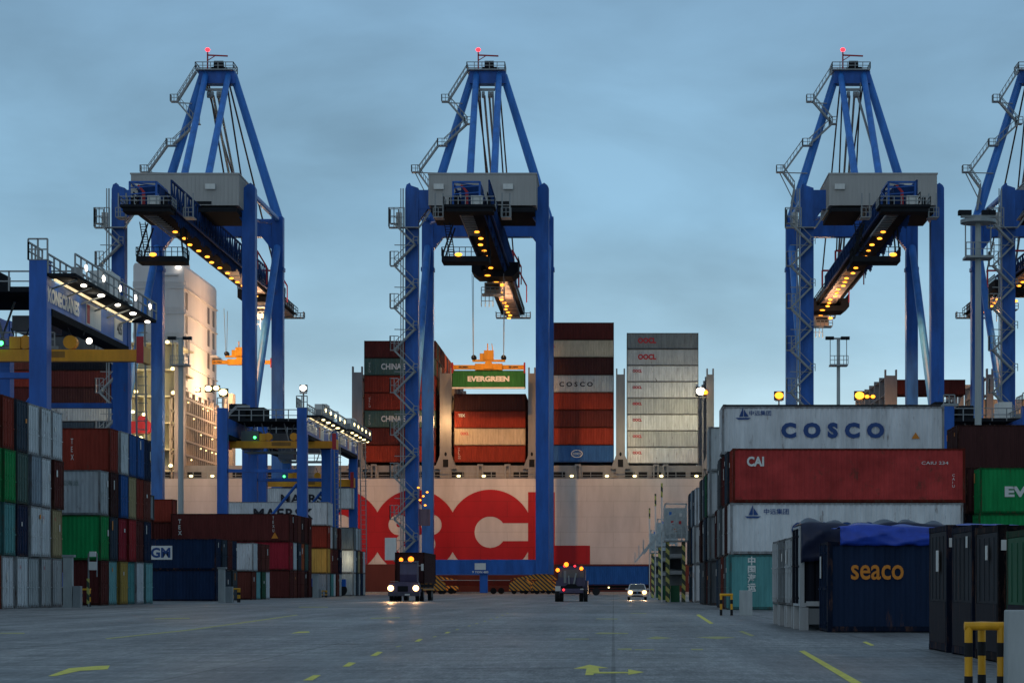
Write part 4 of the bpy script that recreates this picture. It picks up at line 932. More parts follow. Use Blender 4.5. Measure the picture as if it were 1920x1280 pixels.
    light('quay_light', 'SPOT', (gx, 8, 53), 42000, ORG, 1.0, target=(gx+2, 26, 0), cone=95, parent=o)
    light('boom_under_light', 'POINT', (gx-.5, G+42, 50.5), 3800, (1,.55,.3), .8, parent=o)
    return o
c1 = quay_crane(-65.9, 'blue quay crane on the left behind the nearest yard crane', 433, 1)
c2 = quay_crane(-20.9, 'blue quay crane in the centre lifting a green container', 397.5, 2)
for x, y, z in ((-8.95,1.4,16.3),(-8.2,1.3,15.0),(-7.6,1.4,15.6),(-8.7,1.3,14.4),(-7.9,1.4,13.6)): MB().ball((x,-y,z),.2,.1,.14).build('floodlight', SOD, c2)
MB().bar((-8.0,-1.2,10.5),(-8.0,-1.2,13.0),.85,n=14).build('cable_drum', mat('drum_mauve', (.16,.10,.13), .6), c2)
MB().box(-13.9,-12.2,-3.2,-2.0,5.2,8.6).build('stair_cabin', WHT, c2)
c3 = quay_crane(39.7, 'blue quay crane standing behind the big COSCO stack on the right', 447, 3)
c4 = quay_crane(70.6, 'blue quay crane cut off by the right edge of the picture', 420, 4)

def spreader(X, d, zt_, label, up, name='spreader', group=None, far=False):
    """telescopic spreader; zt_ = underside height; up = height the ropes run to"""
    o = thing(name, label, 'spreader', (X, d, zt_), group)
    b_ = MB().box(-2.3, 2.3, -.8, .8, .1, 1.15).box(-5.95, -2.3, -.35, .35, .25, .95).box(2.3, 5.95, -.35, .35, .25, .95)
    for sx in (-1, 1): b_.box(sx*6.0-.12, sx*6.0+.12, -1.15, 1.15, .1, 1.0)
    b_.prism([(-.9,.3),(.9,.3),(.5,1.5),(-.5,1.5)], -.95, -.8)
    b_.build('main_frame', YEL, o)
    MB().box(-2.75, 2.75, -.5, .5, 1.55, 1.85).box(-.8, .8, -.6, .6, 1.85, 3.4).box(-1.5,-.85,-.5,.5,1.86,2.9).bar((-.2,0,3.4),(-.2,0,4.6),.09).bar((.8,0,2.5),(.5,0,4.6),.06).build('head_block', YEL, o)
    for sx in (-1, 1): MB().bar((sx*2.5,-.5,2.2),(sx*2.5,.5,2.2),.45,n=12).build('sheave', DARK, o)
    gg = MB()
    for sx in (-1, 1): gg.box(sx*6.05-.14, sx*6.05+.14, -1.25, -1.16, -.5, 1.3)
    gg.build('guide_arm', REDP, o)
    for sx in (-1, 1): text('BROMMA', 1.6, .3, TBLACK, o, (sx*4.2-.8, -.37, .45), bold=.04)
    rp_ = MB()
    for x, dx_ in ((-2.6,-.1),(2.5,.1)):
        for y in (-.5,.5): rp_.bar((x,y,2.2),(x+dx_,y*4,up-zt_),.045)
    rp_.build('hoist_ropes', GALV, o)
    return o
SPX = px(916.5, 11.15); SPZ = pz(695, 11.15)
spreader(SPX, 394.7, SPZ, 'yellow spreader gripping the green EVERGREEN container over the ship', 53.5, group='yellow quay crane spreaders')
ev = container(SPX-6.095, SPX+6.095, 393.5, SPZ-2.95, 2.9, 'evergreen', 'green EVERGREEN container hanging from the centre quay crane', door=1, group=None)
side_text(ev, 'EVERGREEN', 2.6, 1.05, 7.0, .92, WOOD, bold=.06)
MB().box(-6.09, 6.09, -1.23, -1.225, -.14, .12).build('bottom_rail', WHT, ev)
light('spreader_light', 'SPOT', (SPX, 389, SPZ+9), 1000, (1,.6,.25), .5, target=(SPX, 395, SPZ-1), cone=70)
spreader(px(450,9.9), D(9.9), pz(685,9.9), 'empty yellow spreader hanging from the left quay crane', 53.5, group='yellow quay crane spreaders')
light('spreader_light', 'SPOT', (px(450,9.9), D(9.9)-6, pz(640,9.9)), 120, (1,.6,.25), .5, target=(px(450,9.9), D(9.9), pz(675,9.9)), cone=70)
# orange spill on the hull and stacks (light of the crane floodlights facing the ship)
light('hull_light', 'SPOT', (-17, 387.5, 22), 1500, (1,.55,.28), 1.0, target=(-20, 398, 9), cone=110)
light('stack_light', 'SPOT', (-22, 378, 50), 7500, (1,.5,.2), 1.0, target=(-22, 400, 30), cone=70)
light('bay_light', 'POINT', (px(838,HS), 396.5, pz(790,HS)), 900, (1,.55,.22), .4)
light('bay_light', 'POINT', (px(838,HS), 420, pz(700,HS)), 1200, (1,.55,.22), .4)
light('pale_stack_light', 'POINT', (px(1190,HS), 393.0, pz(820,HS)), 700, (1,.82,.45), .4)
light('pale_stack_light', 'POINT', (px(1290,HS), 392.5, pz(775,HS)), 1200, (1,.82,.45), .4)
light('block_light', 'POINT', (-66.5, 428, 36), 11000, (1,.66,.38), 1.0)
light('block_light', 'POINT', (-76, 404, 40), 3500, (1,.8,.55), 1.0)
for yp in (700, 760, 830): light('deck_light', 'POINT', (px(288,HS), 395.6, pz(yp,HS)), 520, (1,.82,.4), .5)
for xp in (345, 390): light('bridge_light', 'POINT', (px(xp,HS)+2, 394, pz(790,HS)), 900, (1,.72,.42), .6)

# ---------------------------------------------------------------- yard cranes (rubber tyred gantries)
def yard_crane(xr, d1, span, H, wb, label, name_side=True, lamp=COOL):
    o = thing('yard_crane', label, 'yard crane', (xr, d1, 0), 'blue rubber tyred yard cranes')
    for x in (0, -wb):
        for y in (0, span): MB().box(x-.55, x+.55, y-.6, y+.6, 1.6, H-1.0 if y else H).build('leg', BLUE, o)
        for q in range(1):
            gi = MB().box(x-.5, x+.5, .62, span-.62, H-2.9, H-1.1).build('girder', BLUE, o); MB().box(x-.62, x+.62, .62, span-.62, H-3.35, H-2.904).build('lower_flange', DARK, gi)
    for y in (0, span):
        MB().box(-wb+.6, -.6, y-.35, y+.35, H*.66, H*.66+.35).build('end_tie', BLUE, o); MB().box(-wb-1.5, 1.5, y-.45, y+.45, 1.2, 2.1).build('end_sill', BLUE, o)
        MB().bar((-wb+.5,y,3), (-.6,y,H*.60), .16, n=8).build('end_brace', BLUE, o)
        for x in (-wb, 0):
            for e in (-.9, .9): MB().bar((x+e,y-.35,.75),(x+e,y+.35,.75),.75,n=16).build('wheel', BLK, o)
    w_ = MB().box(.56, 2.3, -.5, span+1.0, H-1.0, H-.8); w_.build('walkway', DARK, o)
    r_ = MB(); r_.rail((2.3,-.5,H-.8),(2.3,span+1,H-.8),1.2,.05,1.6); r_.rail((.6,-.5,H-.8),(.6,span+1,H-.8),1.2,.05,1.6); r_.rail((-.6,-.6,H+.02),(.6,-.6,H+.02),1.3,.05,.6); r_.rail((-wb-.5,-.6,H+.02),(-wb+.6,-.6,H+.02),1.1,.05,.6)
    r_.rail((-.6,-.6,H+.02),(-.6,3,H+.02),1.1,.05,1); r_.box(-.62,.62,-.62,.9,H+.005,H+.06); r_.build('walkway_railing', GALV, o)
    for yy in range(1, 22, 4): MB().bar((.5,yy,H-1.6),(2.1,yy,H-1.02),.05).build('walkway_bracket', GALV, o)
    for yy in (4, 12): MB().box(1.0,1.6,yy,yy+.7,H-.79,H+.2).build('switch_box', GALV, o)
    ld = MB()
    for e in (0,.7): ld.bar((1.0+e,span+.8,H*.2),(.8+e,span+.8,H-.8),.06)
    for i in range(26): z = H*.2+(H*.78)*i/26; ld.bar((1.0,span+.8,z),(1.7,span+.8,z),.035)
    ld.build('ladder', GALV, o)
    n = 5
    for i in range(n):
        y = .14*span+i*span*.21
        MB().ball((1.95, y, H-1.08), .2+.05*(i%2), .27, .10).build('lamp', lamp, o)
        MB().ball((2.35, y-1.1, H-.1), .10, .2, .22).build('lamp', lamp, o)
    # trolley bridge, machinery, spreader underframe
    m_ = MB().box(-wb-.8, .7, span*.28, span*.7, H-1.05, H-.7).box(-wb-.4, -wb+1.5, span*.3, span*.45, H-.68, H+1.0).box(-wb+2.0, -wb+3.6, span*.3, span*.5, H-.68, H+.6)
    m_.build('trolley', DARK, o); MB().box(-wb+1.0,-wb+3.0,span*.3,span*.42,H-4.2,H-2.1).box(-wb+4.2,-1.8,span*.42,span*.55,H-3.2,H-2.2).build('driver_cab', mat('cab_grey', (.10,.11,.13), .5), o)
    g_ = MB(); g_.bar((-wb-1.2,span*.3,H-1.0),(-wb+.5,span*.3,H+.7),.14); g_.bar((-wb+.5,span*.3,H+.7),(-wb+2,span*.3,H+.7),.14); g_.rail((-wb-2,span*.28,H-1),(.4,span*.28,H-1),1.3,.05,1.4)
    for x in (-wb+1,-wb+3,-wb+5.6): g_.bar((x,span*.4,H-1.0),(x+.9,span*.4,H-4.4),.07); g_.bar((x+.9,span*.5,H-1.0),(x-.3,span*.5,H-4.4),.06)
    g_.bar((-wb+1,span*.4,H-4.4),(-1.2,span*.4,H-4.4),.1); g_.bar((-wb+1,span*.5,H-4.4),(-1.2,span*.5,H-4.4),.1); g_.rail((-wb+1,span*.36,H-4.4),(-1.2,span*.36,H-4.4),.9,.04,1.2)
    g_.build('trolley_frame', GALV, o)
    MB().box(-.5,.9,span*.66,span*.8,H-.68,H+1.6).build('electrical_cabin', WHT, o)
    MB().box(-.1,1.0,span*.82,span*.95,H+.1,H+.35).build('cabin_hood', GALV, o)
    MB().bar((.75,.7,H-.95-.1),(.75,span-.5,H-1.05),.07).build('strip_light', emit('strip_light', (1,.8,.45), .9), o)
    if name_side:
        text('KONECRANES', 8.6, .95, WOOD, o, (.565, -.3, H-2.55), rot=(90,0,90), bold=.05)
        MB().box(.51,.53,10.5,15.0,H-2.75,H-1.3).build('sign_plate', WHT, o); MB().box(.54,.55,10.7,11.5,H-2.65,H-1.4).build('sign_stripe', TRED, o)
        MB().box(.51,.53,19.4,22.2,H-2.7,H-1.3).build('number_plate', WHT, o)
        text('405', 1.6, .8, TBLACK, o, (.54, 20.2, H-2.35), rot=(90,0,90), bold=.03)
        for yy in (2, 8, 16, 21): light('girder_light', 'POINT', (1.5, yy, H-1.3), 22, (1,.88,.65), .15, parent=o)
    return o
yard_crane(-35.9, 147, 24.5, pz(490, F/147), 8.6, 'blue yard crane nearest the camera with KONECRANES on its girder')
yard_crane(-34.7, 262, 22, pz(765, F/262), 8.9, 'blue yard crane in the middle distance over the sixth left block', lamp=WARM)
yard_crane(-34.9, 293, 22, pz(792, F/293), 8.9, 'blue yard crane farthest back on the left near the ship', lamp=WARM)
yard_crane(41.5, 235, 22, pz(762, F/235), 8.0, 'yard crane top showing above the far right stack', name_side=False, lamp=WARM)
def yard_spreader(xr, d, y0p, y1p, label, z_up):
    s = F/d; z = pz(y1p, s); h = pz(y0p, s)-z; X = xr-6.1
    o = thing('yard_spreader', label, 'spreader', (X, d, z), 'orange spreaders of the yard cranes')
    MB().box(-6.1, 6.1, -.4, .4, 0, h*.95).build('main_beam', YEL, o)
    m_ = MB()
    for sx in (-1, 1): m_.box(sx*6.1-.15, sx*6.1+.15, -1.1, 1.1, -.12, h*1.15)
    m_.build('end_beam', YEL, o); m_ = MB()
    for sx in (-1, 1): m_.box(sx*6.05-.25, sx*6.05+.2, -1.2, -1.12, -.2, h*1.9)
    m_.build('guide_arm', REDP, o)
    for x in (-1.6, 1.3): MB().bar((x,-.3,h+.45),(x,.3,h+.45),.45,n=14).build('sheave', YEL, o)
    MB().box(-2.6,-1.9,-.4,.4,h,h+.8).build('control_box', YEL, o)
    m_ = MB()
    for x in (-2, 1.7):
        for e in (-.4,.4): m_.bar((x+e,0,h+.9),(x+e*1.5,0,z_up-z),.035)
    m_.build('hoist_ropes', DARK, o)
    for x in (-3.1,): MB().ball((x,-.55,h+.35),.16,.1,.16).build('signal_lamp', GRN, o)
    MB().ball((2.6,-.5,h+.5),.2,.15,.2).build('work_lamp', COOL, o)
    MB().box(-1.2,1.0,-.42,-.405,h*.3,h*.8).build('maker_panel', mat('dull_lettering', (.25,.12,.02), .6), o)
    return o
yard_spreader(px(267,29.0), 152.5, 655, 678, 'orange spreader of the nearest yard crane, left edge', 18)
yard_spreader(px(637,16.2), 268, 826, 840, 'orange spreader of the middle yard crane', 17)
yard_spreader(px(664,14.0), 313.6, 898, 912, 'orange spreader holding the hanging MAERSK container', 17)
mk = container(px(664,14.0)-12.19, px(664,14.0), 312.5, pz(955,14.0), 2.85, 'white', 'white MAERSK container hanging from the farthest yard crane', door=1, group=None)
side_text(mk, 'MAERSK', 2.6, .8, 7.0, 1.2, TBLACK, bold=.03, gap=1.1)
light('yard_lamp', 'POINT', (px(607,16.2)+1.5, 268.5, 4.3), 60, (1,.6,.25), .2)
light('yard_lamp', 'POINT', (px(655,14.7), 296.6, 4.6), 55, (1,.85,.5), .2)

# ---------------------------------------------------------------- light masts
def mast(xp, s, yt, r, label, ring=False):
    o = thing('light_mast', label, 'light mast', (px(xp,s), D(s), 0), 'tall grey light masts')
    Z = pz(yt, s); MB().bar((0,0,0),(0,0,Z),r,r*.75,n=12).build('mast_tube', mat('mast_grey', (.34,.37,.37), .55, dirt=.15), o)
    m_ = MB(); m_.box(-1.5,1.5,-.25,.25,Z,Z+.2).box(-1.2,1.2,-1.1,1.1,Z-3.6,Z-3.4); m_.rail((-1.2,-1.1,Z-3.4),(1.2,-1.1,Z-3.4),1.1,.04,.6)
    for x in (-1.1,1.1): m_.bar((x,0,Z-3.4),(x,0,Z),.05)
    if ring: m_.bar((0,0,Z-.5),(0,0,Z-.2),1.55,n=16)
    m_.build('head_frame', GALV, o)
    h = MB()
    for x in (-1.45,-.9,.6,1.2): h.box(x-.28,x+.28,-.45,.3,Z-.05 if not ring else Z+.2,Z+.35 if not ring else Z+.6)
    h.build('lamp_head', DARK, o)
mast(339, 13.9, 636, .42, 'tall grey light mast in front of the lit ship superstructure')
mast(1572, 14.0, 636, .3, 'slim distant light mast between the legs of the right quay crane')
mast(1834, 21.6, 408, .33, 'thick pale light mast near the right edge', ring=True)

# ---------------------------------------------------------------- hazard barriers, blocks, posts
def barrier(X, d, wd, h, label, n=2, depth=0, r=.05):
    o = thing('hazard_barrier', label, 'barrier', (X, d, 0), 'yellow and black hazard barriers')
    MB().bar((-r,0,h-r),(wd+r,0,h-r),r,n=12).build('top_bar', BYEL, o)
    pts = [(0,0),(wd,0)]+([(wd*.62,depth)] if n == 3 else [])
    for (x, y) in pts:
        po = MB().bar((x,y,0),(x,y,h-r),r*.96,n=12).build('post', BYEL, o)
        for za, zb2 in ((.003, .27*h), (.53*h, .72*h)): MB().bar((x,y,za),(x,y,zb2),r*1.02,n=12).build('black_band', BLK, po)
    if n == 3: MB().bar((0,0,h-r),(wd*.62,depth,h-r),r*.95,n=12).bar((wd,0,h-r),(wd*.62,depth,h-r),r*.95,n=12).build('side_bar', BYEL, o)
    return o
s = 165; barrier(px(1816,s), D(s), (1877-1816)/s, pz(1165,s), 'yellow and black hoop barrier in the bottom right corner', 3, .5, .048)
s = 44; barrier(px(1352,s), D(s), .45, pz(1112,s), 'yellow and black hoop barrier by the foot of the COSCO stack', 2, 0, .055)
s = 31; barrier(px(153,s), D(s), .5, pz(1101,s)-.05, 'yellow hoop barrier beside the white pillar on the left', 3, .4, .06)
s = 24.5; barrier(px(437,s), D(s), .5, pz(1102,s), 'small yellow hoop barrier before the brown container, left yard', 3, .4, .06)
s = 17; barrier(px(604,s), D(s), .5, pz(1106,s), 'distant yellow hoop barrier by the farthest left block', 3, .4, .06)
def block(xa, xb, yt, s, label, m=CONC, dp=.5):
    o = MB().prism([(0,0),(px(xb,s)-px(xa,s),0),(px(xb,s)-px(xa,s)-.01,pz(yt,s)),(.01,pz(yt,s))], 0, dp).build('concrete_block', m); o.location = (px(xa,s), D(s), 0)
    md = o.modifiers.new('b','BEVEL'); md.width = .015; md.segments = 2
    return tag(o, label, 'concrete block', 'pale concrete blocks')
block(1889, 1995, 1143, 168, 'pale concrete block at the bottom right corner', CONC, .3)
block(1387, 1411, 1106, 44.5, 'pale concrete block in front of the teal container', CONC)
block(136, 151, 1098, 32, 'low pale concrete block beside the white pillar', CONC2)
block(421, 436, 1099, 25, 'low pale concrete block at the fourth left block', CONC2)
block(590, 602, 1104, 17.5, 'small pale block near the farthest left block', CONC2)
def pillar(xa, xb, yt, s, label):
    o = thing('sign_pillar', label, 'pillar', (px(xa,s), D(s), 0), 'white sign pillars at the lanes'); w_ = px(xb,s)-px(xa,s); h = pz(yt,s)
    MB().box(0,w_,0,.4,0,h).build('column', CONC, o); MB().box(-.05,w_+.12,-.05,.45,h+.002,h+.14).build('cap', CONC2, o)
    text('LANE 12', .2, 1.9, TBLACK, o, (w_*.55, -.004, .7), vertical=True)
for a in ((118,135,1044,32,'tall white sign pillar at the first lane on the left'),(409,421,1066,25.2,'white sign pillar between the third and fourth left blocks'),(586,596,1078,17.7,'distant white sign pillar by the farthest left block')):
    s = a[3]; o = thing('sign_pillar', a[4], 'pillar', (px(a[0],s), D(s), 0), 'white sign pillars at the lanes'); w_ = px(a[1],s)-px(a[0],s); h = pz(a[2],s)
    MB().box(0,w_,0,.4,0,h).build('column', CONC, o); MB().box(-.05,w_+.12,-.05,.45,h+.002,h+.14).build('cap', CONC2, o)
o = thing('camera_post', 'slim camera post by the yellow barrier on the left', 'post', (px(166,31.5), D(31.5), 0))
MB().bar((0,0,0),(0,0,3.2),.05,n=8).bar((.5,0,1.8),(.5,0,3.2),.04,n=8).build('pole', GALV, o); MB().box(.05,.5,-.2,.1,2.2,2.7).box(.1,.45,-.25,.1,3.0,3.3).build('camera_housing', WHT, o)
MB().box(-.1,.05,-.05,.02,.2,1.7).build('striped_board', STRIPE2, o)

# reefer racks with striped posts
def rack(X, d, h1, h2, wd, label):
    o = thing('access_tower', label, 'access tower', (X, d, 0), 'grey access towers with striped posts')
    for x in (0, wd):
        for y in (0, 1.6):
            MB().box(x-.13,x+.13,y-.13,y+.13,0,h1).build('post', STRIPE2, o)
    m_ = MB().box(-.3,wd+.3,-.3,1.9,h1,h1+.12).box(-.12,wd+.12,-.1,1.7,h1*.46,h1*.46+.3).box(0,wd,-.1,-.05,h1*.74,h1*.8); m_.build('platform', GALV, o)
    r_ = MB(); r_.rail((-.3,-.3,h1+.12),(wd+.3,-.3,h1+.12),1.1,.04,.5)
    r_.box(-.25,-.17,-.3,-.2,h1+.12,h2); r_.box(wd+.17,wd+.25,-.3,-.2,h1+.12,h2); r_.box(-.25,-.17,1.8,1.9,h1+.12,h2); r_.box(wd+.17,wd+.25,1.8,1.9,h1+.12,h2); r_.box(-.25,wd+.25,-.3,-.2,h2-.1,h2); r_.box(-.3,wd+.3,1.82,1.88,h1+.3,h2-.3)
    for k in range(3): r_.bar((-.2,-.25,h1+.5+k*.7),(wd+.2,-.25,h1+1.3+k*.6),.05)
    r_.bar((-1.9,0,h1*.8),(-.2,0,h1+1.2),.07); r_.bar((-1.9,.8,h1*.8),(-.2,.8,h1+1.2),.07); r_.bar((-1.9,0,h1*.8),(-1.9,0,h1*.8+1.1),.04)
    r_.build('upper_cage', mat('pale_cage', (.42,.47,.48), .6, dirt=.3, scale=3), o)
    for q, (x, z, m__) in enumerate(((.35,h1+1.5,TRED),(.95,h1+1.5,TRED),(.6,h1+.9,TORG),(.2,h1+2.2,TBLUE),(1.0,h1+2.1,WHT))): MB().box(x-.1,x+.1,-.28,-.2,z-.13,z+.13).build('socket_box', m__, o)
    MB().box(.25,wd-.3,.5,1.4,0,1.3).build('cabinet', CM['dkgreen'], o); MB().box(.2,wd-.2,.5,.9,h1*.55,h1*.72).build('drum', DARK, o)
    MB().box(.0,wd,1.4,1.5,1.3,h1-.3).build('back_panel', CM['midgrey'], o)
    return o
rack(4.25, D(24), 4.7, 7.7, 1.25, 'nearest grey access tower with striped posts, left of the right block')
rack(4.2, D(20.8), 4.75, 7.3, 1.25, 'second grey access tower with striped posts')
rack(4.2, D(17.6), 4.7, 7.2, 1.25, 'farthest grey access tower with striped posts')
for (xp, yp, s) in ((1241,905,24),(1229,925,20.8),(1218,952,17.6)):
    o = thing('marker_pole', 'thin marker pole with striped tip above the %s access tower' % {24:'nearest',20.8:'second',17.6:'farthest'}[s], 'pole', (px(xp,s), D(s)+.3, 0), 'thin marker poles')
    Z = pz(yp,s); MB().bar((0,0,0),(0,0,Z-1.1),.05).build('pole', WHT, o); MB().bar((0,0,Z-1.1),(0,0,Z),.08).build('striped_tip', STRIPE2, o)

# ---------------------------------------------------------------- vehicles
TRK = mat('tractor_flare_purple', (.055,.045,.11), .4, dirt=.3, scale=2, spec=.5)  # purple cast of the lamp flare put into the body colour
def wheels(o, spots, r=.52, w_=.3):
    for (x, y) in spots:
        q = MB().bar((x-w_/2,y,r),(x+w_/2,y,r),r,n=20).build('wheel', BLK, o); MB().bar((x-w_/2-.012,y,r),(x+w_/2+.012,y,r),r*.45,n=12).build('rim', GALV, q)
# left tractor: faces the camera, pulling a trailer with a container
s = 23.2; X = px(757,s); d = D(s)
o = thing('terminal_tractor', 'dark terminal tractor driving towards the camera with headlights on', 'tractor unit', (X, d, 0))
MB().prism([(-1.25,.45),(1.25,.45),(1.25,1.25),(1.15,1.55),(-.35,1.6),(-1.2,1.45)], 0, 1.3).box(-1.1,1.1,1.3,5.6,.75,1.05).build('chassis', TRK, o)
MB().prismx([(.25,1.6),(.1,2.2),(.35,3.15),(1.8,3.2),(1.9,1.6)], -.32, 1.05).build('cab', TRK, o)
MB().quad((-.2,.20,1.95),(.93,.20,1.95),(.93,.335,3.0),(-.2,.335,3.0)).build('windscreen', mat('lit_glass', (.16,.17,.17), .2, dirt=.1), o)
MB().box(-1.1,-.45,.15,.2,1.6,1.64).box(-.45,1.15,.1,.6,3.22,3.26).build('roof_rack', GALV, o)
MB().box(-.5,.35,-.03,-.005,.8,1.25).build('grille', DARK, o); MB().box(-1.25,1.25,-.15,-.005,.45,.75).build('bumper', mat('bumper_grey', (.06,.06,.09), .5), o)
MB().box(.1,.5,-.17,-.155,.5,.62).build('number_plate', WHT, o)
for x in (-1.05, .98): MB().ball((x,-.05,1.08),.25,.1,.24).build('headlight', HEAD, o)
MB().ball((.55,.4,3.42),.24,.2,.22).build('beacon', AMB, o); MB().ball((-.25,.4,3.38),.16,.14,.17).build('beacon', AMB, o)
MB().box(1.35,1.55,.6,.65,2.5,3.05).bar((1.05,.6,2.9),(1.4,.6,2.9),.02).build('mirror', WHT, o)
wheels(o, [(-1.05,.9),(1.05,.9),(-1.1,4.6),(1.1,4.6),(-.75,4.6),(.75,4.6)])
light('headlight_beam', 'SPOT', (X-1.05, d-.3, 1.1), 1300, (1,.55,.25), .1, target=(X-1.2, d-30, 0), cone=50); light('headlight_beam', 'SPOT', (X+.98, d-.3, 1.1), 900, (1,.55,.25), .1, target=(X+1.2, d-30, 0), cone=50)
o = thing('container_trailer', 'container trailer behind the left terminal tractor', 'trailer', (X, d+3.8, 0), 'container trailers')
MB().box(-1.2,1.2,0,12.2,1.12,1.42).build('trailer_frame', DARK, o); wheels(o, [(-1.05,9.8),(1.05,9.8),(-1.05,11),(1.05,11)])
MB().box(1.22,1.27,0,12,.9,1.1).build('side_guard', STRIPE, o)
sh, fr, dr, rd = cmeshes(12.19, 2.6)
o = thing('shipping_container', 'dark maroon container carried behind the left terminal tractor', 'shipping container', (X+.15, d+3.8+6.1, 1.43), None, math.pi/2)
put('shell', sh, CM['darkbrown'], o); put('frame', fr, FRM['darkbrown'], o)
for sy in (1,-1): q = put('door', dr, CM['darkbrown'], o, 0, (1,sy,1)); put('lock_rods', rd, GALV, q)
# right tractor: seen from behind
s = 23.4; X = px(1071,s); d = D(s)
o = thing('terminal_tractor', 'dark terminal tractor seen from behind with amber roof lights', 'tractor unit', (X, d, 0))
MB().box(-.95,.95,0,4.6,.7,1.05).box(-1.3,1.3,3.2,5.8,.6,1.7).build('chassis', TRK, o)
MB().prism([(-1.1,1.2),(1.1,1.2),(1.12,2.6),(.55,2.85),(-.5,2.85),(-1.1,2.6)], 2.9, 4.8).build('cab', TRK, o)
cw = MB().box(-.75,.55,2.87,2.895,1.95,2.6).box(-1.0,-.8,2.87,2.895,1.95,2.5).box(.62,1.0,2.87,2.895,1.95,2.5); cw.build('rear_window', mat('cab_glass', (.12,.11,.11), .2, dirt=.2), o)
MB().box(-.65,-.45,2.84,2.868,1.5,2.5).bar((.1,2.6,1.1),(.35,2.7,2.3),.06).bar((-.2,2.6,1.1),(-.25,2.7,2.1),.05).build('rear_equipment', GALV, o)
MB().box(-.9,.9,.4,2.2,1.06,1.25).prism([(-.5,1.25),(.5,1.25),(.3,1.42),(-.3,1.42)], .8, 1.8).build('fifth_wheel', DARK, o)
MB().box(-1.28,-.85,-.05,.02,.85,1.25).box(.72,.98,-.05,.02,.95,1.05).build('number_plate', WHT, o); MB().ball((-.6,-.05,.95),.09,.04,.09).build('tail_light', REDL, o)
for x, z, rr_3 in ((-1.15,2.55,.16),(-.45,3.0,.19),(.78,2.68,.15)): MB().ball((x,2.8,z),rr_3,.12,rr_3).build('beacon', AMB, o)
for x in (-.6,.25): MB().ball((x,2.8,2.88),.09,.06,.08).build('roof_lamp', REDL, o)
wheels(o, [(-1.15,.9),(-.8,.9),(.8,.9),(1.15,.9),(-1.1,4.4),(1.1,4.4)], .5, .32)
# trailer with blue container crossing behind
s = 14.0; d = D(s); x1 = px(1217,s)
o = thing('container_trailer', 'low trailer carrying the long blue container crossing the quay', 'trailer', (x1-6.1, d+1.2, 0), 'container trailers')
MB().box(-6.1,6.1,-.5,.5,1.0,1.35).box(-3.0,3.0,-.9,-.8,.7,.95).build('trailer_frame', DARK, o)
for x in (-1.4-.9, -.1-.9, 5.0):
    for y in (-1.0,1.0): MB().bar((x,y-.2,.52),(x,y+.2,.52),.52,n=16).build('wheel', BLK, o)
MB().ball((-3.1,-1.1,1.0),.12,.05,.12).build('side_lamp', AMB, o); MB().ball((0.7,-1.1,1.05),.1,.05,.1).build('side_lamp', WARM, o)
o = container(x1-12.19, x1, d, 1.36, 2.6, 'blue', 'long blue container on the trailer crossing behind the white car', door=1, group=None)
o.children[0].material_slots[0].material = mat('paint_dull_blue', (.02,.06,.13), .55, dirt=.4, rust=.4)
# brown trailer under the centre crane sill
s = 12.0; d = D(s)
o = thing('container_trailer', 'low brown trailer parked under the sill of the centre quay crane', 'trailer', (px(885,s), d, 0), 'container trailers')
MB().box(-6.5,6.2,-1.2,1.2,1.3,2.1).build('flat_bed', CM['redbrown'], o); MB().box(-6.2,6,-1.25,-1.2,2.1,2.2).build('edge_strip', WHT, o)
for x in (-4.4,-3.2,3.4,4.6):
    MB().bar((x,-1.1,.5),(x,-.7,.5),.5,n=14).build('wheel', BLK, o)
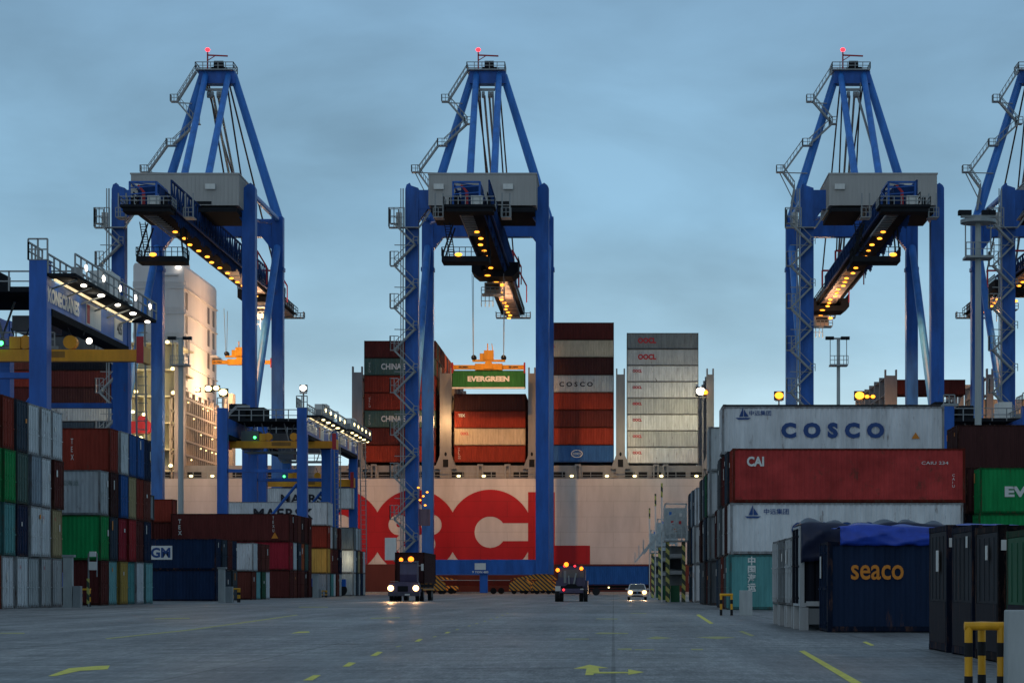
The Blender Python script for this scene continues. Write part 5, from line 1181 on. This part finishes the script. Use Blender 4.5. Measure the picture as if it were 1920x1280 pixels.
# white car
s = 21.2; X = px(1195,s); d = D(s); CW = mat('white_car_paint', (.5,.5,.48), .3, dirt=.05, spec=.6)
o = thing('car', 'small white car driving towards the camera with headlights on', 'car', (X, d, 0))
def sect(pts, ys): pass
cb = MB(); prof = [(0.0,.35,.86,.30),(.10,.86,.86,.28),(.9,.92,.84,.30),(1.05,.95,.84,.3),(1.75,1.42,.66,.3),(2.9,1.45,.66,.3),(3.5,1.0,.8,.3),(3.9,.9,.82,.35)]
k = 0; rings = []
for (y, z, hw, zb_) in prof:
    hw_b = .84; zm = min(z, .92)
    rings.append([(-hw_b+.04,y,zb_),(-hw_b,y,(zb_+zm)/2),(-hw_b+.03,y,zm),(-hw,y,z-.03),(-hw+.12,y,z),(hw-.12,y,z),(hw,y,z-.03),(hw_b-.03,y,zm),(hw_b,y,(zb_+zm)/2),(hw_b-.04,y,zb_)])
for rg in rings: cb.v += rg
n = 10
for i in range(len(rings)-1):
    for j in range(n): cb.f.append((i*n+j, i*n+(j+1)%n, (i+1)*n+(j+1)%n, (i+1)*n+j))
cb.f.append(tuple(range(n-1,-1,-1))); cb.f.append(tuple((len(rings)-1)*n+j for j in range(n)))
cb.build('body', CW, o)
MB().quad((-.70,1.055,.985),(.70,1.055,.985),(.58,1.70,1.395),(-.58,1.70,1.395)).build('windscreen', GLASS, o)
MB().box(-.42,.42,-.02,-.003,.56,.76).build('grille', DARK, o); MB().box(-.5,.5,-.03,-.005,.34,.42).build('lower_grille', DARK, o); MB().box(-.26,.26,-.05,-.021,.45,.54).build('number_plate', WHT, o)
MB().ball((0,-.03,.66),.07,.03,.07).build('badge', mat('badge_blue', (.1,.25,.5), .4), o)
for x in (-.62,.62): MB().ball((x,.0,.70),.19,.08,.16).build('headlight', HEAD, o)
for x in (-.95,.95): MB().box(x-.09,x+.09,1.2,1.32,.92,1.05).build('mirror', CW, o)
wheels(o, [(-.74,.75),(.74,.75),(-.74,3.2),(.74,3.2)], .31, .2)
light('headlight_beam', 'SPOT', (X-.6, d-.2, .68), 250, (1,.6,.3), .1, target=(X-.6, d-15, 0), cone=60); light('headlight_beam', 'SPOT', (X+.6, d-.2, .68), 250, (1,.6,.3), .1, target=(X+.6, d-15, 0), cone=60)
print('objects', len(bpy.data.objects))
